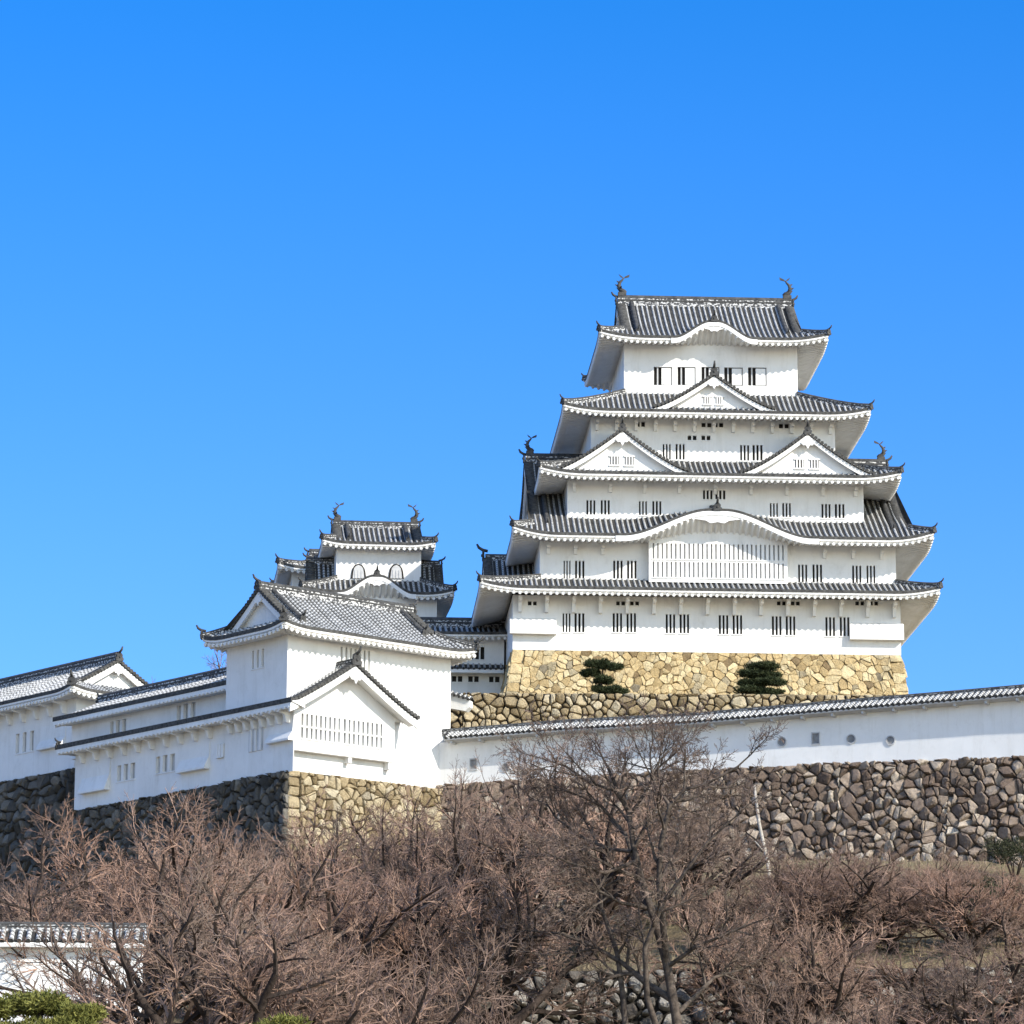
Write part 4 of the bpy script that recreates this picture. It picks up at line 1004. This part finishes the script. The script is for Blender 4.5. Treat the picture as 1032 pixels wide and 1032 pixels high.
def bare_tree_mesh(seed, trunkL=2.0, spec=SPEC, r=.17, twig=TWIG, lean=0.0):
    rng = random.Random(seed); T_, C2 = MB(), MB(); lv = [T_, T_, T_, C2, C2, C2]
    ENV[0] = (3.5, 4.6, 3.7)
    branch(lv, Vector((0, 0, -.4)), Vector((lean, rng.uniform(-.1, .1), 1)), trunkL, r, 0, rng, spec)
    ENV[0] = None; zs = sorted(v[2] for v in C2.v); z = zs[int(len(zs) * .985)]; s_ = 8.0 / z
    for b_ in (T_, C2): b_.v = [(x * s_, y * s_, q * s_) for x, y, q in b_.v]
    return T_, C2
variants = []
for k, (sd_, tw, ln_) in enumerate(((3, TWIG, .1), (8, TWIG, -.12), (14, TWIG, .05), (21, TWIG2, .15), (33, TWIG, -.05))):
    T_, C2 = bare_tree_mesh(sd_, 2.0, SPEC, .32, tw, ln_)
    variants.append([T_, C2, tw, None])
SP2 = ((4, 5, 6, 5), (5, 6, 5, 3, 2), (6, 5, 4, 3, 3), (.08, .16, .2, .25, .2), (.75, .55, .5, .5), ((15, 40), (20, 50), (25, 60), (25, 60)), .009)
def sapling_mesh(seed):
    rng = random.Random(seed); T_, C2 = MB(), MB()
    branch([T_, T_, C2, C2, C2], Vector((0, 0, -.3)), Vector((rng.uniform(-.25, .25), 0, 1)), 3.6, .075, 0, rng, SP2)
    z = max(v[2] for v in C2.v + T_.v); s_ = 8.0 / z
    for b_ in (T_, C2): b_.v = [(x * s_, y * s_, q * s_) for x, y, q in b_.v]
    return [T_, C2, TWIG, None]
variants.append(sapling_mesh(5)); variants.append(sapling_mesh(9))
def plant_tree(px, pytop, y, var, label, group='bare cherry trees on the slope', wide=1.0, rz=None, base=None):
    top = at(px, pytop, y); x = top.x; zb_ = zt(x, y) if base is None else base; h = top.z - zb_; rng = random.Random(int(px * 7 + y))
    t = thing('bare_tree', label, 'tree', (x, y, zb_), rng.uniform(0, 6.28) if rz is None else rz, group); s_ = h / 8.0; t.scale = (s_ * wide, s_ * wide, s_)
    V = variants[var]
    if V[3] is None: V[3] = (V[0].build('trunk', BARK, t), V[1].build('crown', V[2], t))
    else: copy_child(V[3][0], t); copy_child(V[3][1], t)
TREES = [
 (150, 824, 178, 0, 'broad reddish bare tree right of the low bottom-left wall, tallest at the left', 1.15),
 (45, 842, 180, 1, 'reddish bare tree above the low tiled wall, at the left edge of the photo', 1.1),
 (250, 830, 184, 2, 'reddish bare tree reaching up to the dark wall left of the turret corner', 1.1),
 (325, 830, 200, 3, 'grey-brown bare tree in front of the turret stone corner', 1.0),
 (395, 812, 203, 0, 'bare tree below the right end of the turret gabled bay', 1.0),
 (462, 796, 206, 1, 'bare tree below the left end of the white plaster wall', 1.0),
 (535, 764, 206, 3, 'grey-brown bare tree rising in front of the left part of the plaster wall', .9),
 (590, 776, 203, 4, 'bare tree just left of the big dark-limbed tree, high on the slope', 1.0),
 (703, 800, 209, 3, 'grey-brown bare tree between the big dark-limbed tree and the pale pole', .9),
 (812, 888, 205, 4, 'low reddish bare tree just right of the foot of the pale pole', 1.5),
 (862, 852, 207, 2, 'low reddish bare tree against the middle of the right rubble wall', 1.4),
 (945, 868, 206, 1, 'low reddish bare tree beside the dark shrub under the right rubble wall', 1.4),
 (1015, 885, 200, 0, 'low reddish bare tree at the right edge, below the dark shrub', 1.4),
 (772, 912, 200, 1, 'low reddish bare tree in front of the lower end of the pale pole', 1.5),
 (835, 868, 211, 3, 'low grey-brown bare tree against the rubble wall, first right of the pale pole', 1.5),
 (905, 880, 211, 0, 'low reddish bare tree against the rubble wall above the gap left end', 1.6),
 (975, 872, 213, 4, 'low reddish bare tree against the rubble wall above the grassy gap right end', 1.6),
 (925, 948, 188, 2, 'reddish bare tree just below the middle of the grassy gap', 1.4),
 (1028, 925, 188, 4, 'reddish bare tree at the right edge, level with the grassy gap', 1.3),
 (690, 812, 205, 3, 'grey-brown bare tree behind the right fork of the dark-limbed tree', 1.2),
 (10, 905, 186, 4, 'reddish bare tree in the far left, below the dark boulder wall', 1.2),
 (105, 834, 196, 4, 'reddish bare tree farther back, under the left end of the long white wing', 1.2),
 (205, 824, 198, 1, 'reddish bare tree farther back, under the middle of the long white wing', 1.2),
 (196, 872, 161, 3, 'grey-brown bare tree at the right end of the low white wall', 1.3),
 (722, 892, 198, 4, 'low reddish bare tree just left of the pale pole', 1.4),
 (800, 930, 190, 2, 'reddish bare tree in front of the grass, below the foot of the pale pole', 1.4),
 (960, 905, 204, 1, 'low reddish bare tree among the saplings of the grassy gap', 1.6),
 (895, 900, 206, 4, 'low reddish bare tree at the top left of the grassy gap', 1.6),
 (355, 815, 214, 2, 'reddish bare tree right against the sunlit stone under the gabled bay', 1.3),
 (425, 806, 217, 4, 'reddish bare tree against the right end of the sunlit turret stone', 1.2),
 (350, 868, 190, 4, 'reddish bare tree in the middle row below the gabled bay', 1.1),
 (430, 862, 188, 2, 'reddish bare tree in the middle row below the joint of turret and plaster wall', 1.1),
 (505, 872, 186, 0, 'reddish bare tree in the middle row left of the fork of the dark-limbed tree', 1.1),
 (755, 898, 186, 2, 'reddish bare tree right of the dark trunk, in line with the pale pole', 1.1),
 (835, 925, 182, 0, 'reddish bare tree right of the pale pole, in front of the grassy gap', 1.0),
 (980, 948, 182, 3, 'grey-brown bare tree below the grassy gap near the right edge', 1.0),
 (225, 905, 152, 4, 'dark lower bare tree at the bottom, left of the small green pine top', 1.1),
 (305, 935, 166, 1, 'reddish bare tree at the bottom, behind the small green pine top', 1.1),
 (385, 952, 160, 2, 'reddish bare tree in the bottom row, first right of the small pine top', 1.1),
 (470, 968, 158, 0, 'reddish bare tree in the bottom row, midway between pine top and dark trunk', 1.1),
 (825, 1000, 156, 2, 'reddish bare tree in the bottom row, straight below the grassy gap left end', 1.1),
 (905, 1004, 158, 0, 'reddish bare tree in the bottom row, second from the right corner', 1.1),
 (1000, 1000, 156, 4, 'reddish bare tree in the bottom right corner', 1.1),
 (105, 918, 157, 5, 'thin bare tree with dark branches crossing the low white wall', 1.3)]
for px, pt, y, v, lb, wd_ in TREES: plant_tree(px, pt, y, v, lb, wide=wd_)
for px, pt, y, v, lb in ((955, 880, 199, 5, 'slender leaning bare sapling left of the dark shrub'), (1003, 900, 198, 6, 'slender bare sapling in front of the dark shrub on the right'), (905, 905, 197, 6, 'thin bare sapling at the left side of the grassy gap'), (880, 930, 192, 5, 'short thin bare sapling with pale stem below the grassy gap')):
    plant_tree(px, pt, y, v, lb, 'bare saplings in the grassy gap', .7)
rng = random.Random(12)
for k in range(24):                                  # the thicket on the right: alike low trees
    px_ = 770 + (14.2 * k) % 275 + rng.uniform(-8, 8); yy = rng.choice((196, 199, 203, 208)); top_ = rng.uniform(856, 884) if k < 18 else rng.uniform(888, 912)
    if 885 < px_ < 985 and k >= 18: yy = 209; top_ = 878
    plant_tree(px_, top_, yy, rng.choice((0, 1, 2, 4)), 'low bare tree in the reddish thicket covering the foot of the right rubble wall', 'thicket at the foot of the right rubble wall', rng.uniform(1.2, 1.6))
plant_tree(216, 660, 266, 3, 'distant bare tree top peeping over the roof of the long white wing', 'trees behind the castle', .8, base=37)
# the big dark-limbed tree
YB = 178.0
def bp(px, py, dy=0): return at(px, py, YB + dy)
limbs = [([(690, 1060, 0), (681, 1022, 0), (672, 971, 0), (660, 928, .2), (646, 886, .4), (638, 850, .5), (634, 820, .6), (622, 795, .6), (612, 772, .8)], .24, .07),
 ([(672, 971, 0), (668, 930, -1), (664, 890, -1.4), (666, 850, -1.6), (675, 812, -1.8), (690, 796, -2), (712, 790, -2.2), (745, 772, -2.4)], .16, .05),
 ([(675, 812, -1.8), (660, 790, -1.5), (655, 768, -1.2)], .08, .04),
 ([(681, 1010, 0), (650, 990, 1), (628, 971, 1.6), (597, 953, 2), (562, 940, 2.4)], .17, .05),
 ([(652, 915, .3), (626, 910, -.6), (598, 895, -1.2), (570, 880, -1.5)], .10, .035),
 ([(637, 858, .4), (616, 856, 1.2), (590, 846, 1.8), (560, 824, 2.2), (545, 800, 2.5)], .10, .035),
 ([(640, 835, .5), (655, 825, 1.0), (685, 806, 1.6), (715, 800, 2.0)], .09, .04),
 ([(672, 975, 0), (700, 955, -1), (735, 940, -1.6), (760, 930, -2)], .11, .035),
 ([(684, 1020, 0), (720, 985, 1.5), (745, 978, 2)], .12, .04),
 ([(668, 1055, -1), (652, 1005, -1.4), (650, 955, -1.8), (668, 910, -2.2), (690, 880, -2.5), (712, 850, -2.7), (735, 828, -3)], .15, .045),
 ([(646, 890, .4), (630, 840, 1.2), (606, 812, 1.8), (580, 800, 2.2), (556, 792, 2.5)], .10, .035),
 ([(631, 1040, 1.2), (628, 1005, 1.4), (622, 960, 1.8), (606, 915, 2.2), (604, 880, 2.4), (588, 850, 2.6)], .15, .05),
 ([(634, 822, .6), (650, 800, .2), (662, 775, 0), (680, 760, -.3)], .08, .035),
 ([(622, 797, .6), (596, 790, .9), (570, 772, 1.2), (548, 765, 1.4)], .08, .035),
 ([(641, 868, .4), (610, 880, -1), (575, 870, -1.6), (548, 858, -2)], .10, .035)]
T_, C2 = MB(), MB(); lv = [T_, T_, T_, T_, C2, C2]; rng = random.Random(77); ox = bp(690, 1060); oz = zt(ox.x, ox.y); org = Vector((ox.x, ox.y, oz))
SB = ((5, 7, 7, 6, 5), (4, 6, 5, 5, 3, 2), (8, 6, 5, 4, 3, 3), (.1, .2, .2, .22, .25, .22), (1, .62, .5, .55, .55), ((28, 55), (30, 60), (30, 65), (30, 65), (25, 60)), .010)
for k, (pl, ra, rb) in enumerate(limbs):
    pts = [bp(*q) - org for q in pl]
    if k == 0: pts[0] = Vector((0, 0, -.5))
    rad = [ra + (rb - ra) * i / (len(pts) - 1) for i in range(len(pts))]
    T_.tube(pts, rad, 8, 0, False)
    spawn(lv, pts, rad, 5.0 if k < 4 else 3.8, 1, rng, SB, .35 if k == 0 else .2)
bt = thing('bare_tree', 'big dark-limbed bare tree whose twigs spread in front of the plaster wall', 'tree', org)
T_.build('trunk', BARK2, bt); C2.build('crown', TWIG2, bt)
# pale pole, boulder
q0, q1 = at(778, 905, 214), at(760, 792, 216.5); q0.z = min(q0.z, zt(q0.x, q0.y))
m = MB(); d = q1 - q0; m.tube([q0, q0 + d * .3 + Vector((.08, 0, 0)), q0 + d * .65 + Vector((-.05, 0, 0)), q1], [.115, .105, .095, .08], 9); m.tube([q0 + d * .4, q0 + d * .45 + Vector((-.5, -.2, .3))], [.05, .03], 6)
tag(m.build('pale_pole', PALEW), 'tall pale bare pole leaning slightly left, against the rubble wall', 'pole')
def boulder(px, py, y, s, lb):
    rng = random.Random(int(px)); m = MB(); m.t = []; p = at(px, py, y); n = 9
    rings = []
    for k, (zz, rr) in enumerate(((-.6, .5), (-.25, .95), (.2, 1.0), (.5, .7), (.68, .3))):
        rings.append([m.vert(Vector((math.cos(j * 6.283 / n) * rr * s * rng.uniform(.8, 1.15) * 1.25, math.sin(j * 6.283 / n) * rr * s * rng.uniform(.8, 1.15), zz * s * rng.uniform(.9, 1.1)))) for j in range(n)]); m.t += [.95] * n
    for a_, b_ in zip(rings, rings[1:]):
        for j in range(n): m.face((a_[j], a_[(j + 1) % n], b_[(j + 1) % n], b_[j]))
    m.face(rings[-1]); o = m.build('boulder', ST_GREY, None, (p.x, y, zt(p.x, y) + .3 * s)); tag(o, lb, 'boulder')
boulder(838, 1018, 187, .75, 'pale boulder low on the slope at the bottom, right of the dark trunk')

# evergreen foliage: clouds of small leaf blades
def blades(mb, c, rx, ry, rz, n, size, rng, up=.5):
    for _ in range(n):
        while True:
            v = Vector((rng.uniform(-1, 1), rng.uniform(-1, 1), rng.uniform(-1, 1)))
            if .25 < v.length < 1: break
        p = Vector((c[0] + v.x * rx, c[1] + v.y * ry, c[2] + v.z * rz))
        d = (Vector((rng.uniform(-1, 1), rng.uniform(-1, 1), rng.uniform(-.3, 1.2))) + v * .5).normalized(); w = d.orthogonal().normalized(); w = Matrix.Rotation(rng.uniform(0, 6.28), 3, d) @ w
        L_ = size * rng.uniform(.6, 1.3); mb.face([mb.vert(q) for q in (p - w * L_ * .16, p + w * L_ * .16, p + d * L_)], 0)
def pine(name, label, base, pads, trunk, mat, n, size, seed, cat='pine tree', group=None, rad=.1):
    rng = random.Random(seed); t = thing(name, label, cat, base, 0, group); m = MB(); m.tube([Vector(p) for p in trunk], [rad * (1 - .55 * k / (len(trunk) - 1)) for k in range(len(trunk))], 7)
    for px, py, pz, rx, rz in pads:
        k = min(trunk, key=lambda q: abs(q[2] - (pz - .25))); m.tube([Vector(k), Vector((px * .6 + k[0] * .4, py * .5, (pz + k[2]) / 2 - .05)), Vector((px, py, pz - rz * .5))], [rad * .4, rad * .3, rad * .2], 5)
    m.build('trunk', BARK, t); f = MB()
    for px, py, pz, rx, rz in pads:
        for _ in range(11):
            a_ = rng.uniform(0, 6.28); rr = rng.random() ** .5 * .72 * rx
            blades(f, (px + math.cos(a_) * rr, py + math.sin(a_) * rr * .8, pz + rng.uniform(-.3, .4) * rz), rx * rng.uniform(.35, .55), rx * .4, rz * rng.uniform(.5, .9), int(n / 7), size, rng)
    f.build('crown', mat, t)
pa = at(607, 700, 250); pb = at(767, 704, 250)
pine('pruned_pine', 'small cloud-pruned dark pine with gaps, left of the two before the keep base', (pa.x, 250, 42.9), [(-.35, 0, 2.75, .85, .26), (.55, 0, 2.6, .75, .24), (-.75, .1, 2.2, .6, .26), (.15, 0, 1.75, .75, .26), (.75, 0, 1.0, .95, .28), (-.2, 0, 1.15, .6, .24), (.3, 0, .5, .8, .26)], [(0.1, 0, -.3), (.2, 0, .6), (-.1, 0, 1.5), (.05, 0, 2.5)], NEEDLE, 2600, .17, 1, group='pruned pines before the keep base')
pine('pruned_pine', 'small cloud-pruned dark pine with flat layers, right of the two before the keep base', (pb.x, 250, 42.9), [(.1, 0, 2.65, 1.0, .28), (-.35, 0, 2.15, 1.05, .28), (.6, 0, 2.1, .8, .24), (.35, 0, 1.65, 1.2, .28), (-.75, 0, 1.55, .8, .24), (-.35, 0, 1.1, 1.25, .28), (.6, 0, .95, .9, .26), (.2, 0, .5, 1.3, .28)], [(0, 0, -.3), (-.1, 0, .6), (.1, 0, 1.3), (0, 0, 2.0)], NEEDLE, 2800, .17, 2, group='pruned pines before the keep base')
pc = at(42, 1003, 142); zc = zt(pc.x, 142); hz = pc.z - zc
pine('pine_tree', 'yellow-green pine top in the bottom left corner, before the low white wall', (pc.x, 142, zc), [(-1.9, 0, hz - .5, 1.2, .4), (-.3, .2, hz - .35, 1.3, .42), (1.2, -.1, hz - .65, 1.0, .38), (.7, -.3, hz - 1.25, 1.3, .4), (-1.1, -.3, hz - 1.35, 1.4, .42), (-2.4, 0, hz - 1.7, 1.2, .4), (1.6, 0, hz - 2.0, 1.2, .4), (0, 0, hz - 2.4, 1.6, .45)], [(.3, 0, -.4), (.1, 0, hz * .35), (-.2, 0, hz * .7), (0, 0, hz - .5)], NEEDLE2, 2600, .20, 3, rad=.22)
pd_ = at(285, 1024, 146); zd = zt(pd_.x, 146); hd = pd_.z - zd
pine('pine_tree', 'small yellow-green pine top just showing at the bottom, right of the low wall', (pd_.x, 146, zd), [(0, 0, hd - .4, 1.1, .38), (-.9, 0, hd - .8, 1.0, .36), (.9, .1, hd - .9, 1.0, .36), (0, 0, hd - 1.5, 1.4, .4)], [(0, 0, -.4), (.15, 0, hd * .5), (0, 0, hd - .5)], NEEDLE2, 1800, .20, 4, rad=.18)
def shrub(label, px, py, y, r, seed):
    rng = random.Random(seed); p = at(px, py, y); z = zt(p.x, y); t = thing('evergreen_shrub', label, 'shrub', (p.x, y, z), 0, 'dark shrubs under the right rubble wall'); m = MB(); f = MB(); h = p.z - z
    for k in range(7):
        a_ = k * .9; tip = Vector((math.cos(a_) * r * .6, math.sin(a_) * r * .5, h + rng.uniform(-.3, .4) * r)); m.tube([Vector((0, 0, -.2)), tip * .5 + Vector((0, 0, .1)), tip], [.05, .035, .015], 5)
        for _ in range(3): blades(f, tip + Vector((rng.uniform(-.4, .4) * r, rng.uniform(-.3, .3) * r, rng.uniform(-.4, .2) * r)), r * .38, r * .38, r * .3, 160, .17, rng)
    m.build('stem', BARK, t); f.build('crown', SHRUB, t)
shrub('dark evergreen shrub by the saplings near the right edge', 998, 905, 202, 1.5, 5)
shrub('olive evergreen shrub growing at the foot of the rubble wall, at the right edge', 1022, 858, 216, 1.6, 6)
# dry undergrowth on the slope
rng = random.Random(99); m = MB()
for _ in range(40000):
    x, y = rng.uniform(-34, 36), rng.uniform(150, 222)
    if 191 < y < 195 or (y > 205 and x < 8 and y > 222 - (8 - x)): continue
    if x < -8 and y > 208: continue
    z = zt(x, y); h = rng.uniform(.15, .55); a_ = rng.uniform(0, 6.28); dx, dy = math.cos(a_) * .025, math.sin(a_) * .025; lx_, ly_ = rng.uniform(-.2, .2), rng.uniform(-.2, .2)
    m.face([m.vert(q) for q in ((x - dx, y - dy, z - .03), (x + dx, y + dy, z - .03), (x + lx_, y + ly_, z + h))], 0)
tag(m.build('dry_grass', m_simple('dry_grass_blades', (.19, .145, .09), (.36, .30, .19), .3, .9)), 'dry brown and olive grass covering the slope below the rubble wall', 'grass', kind='stuff')
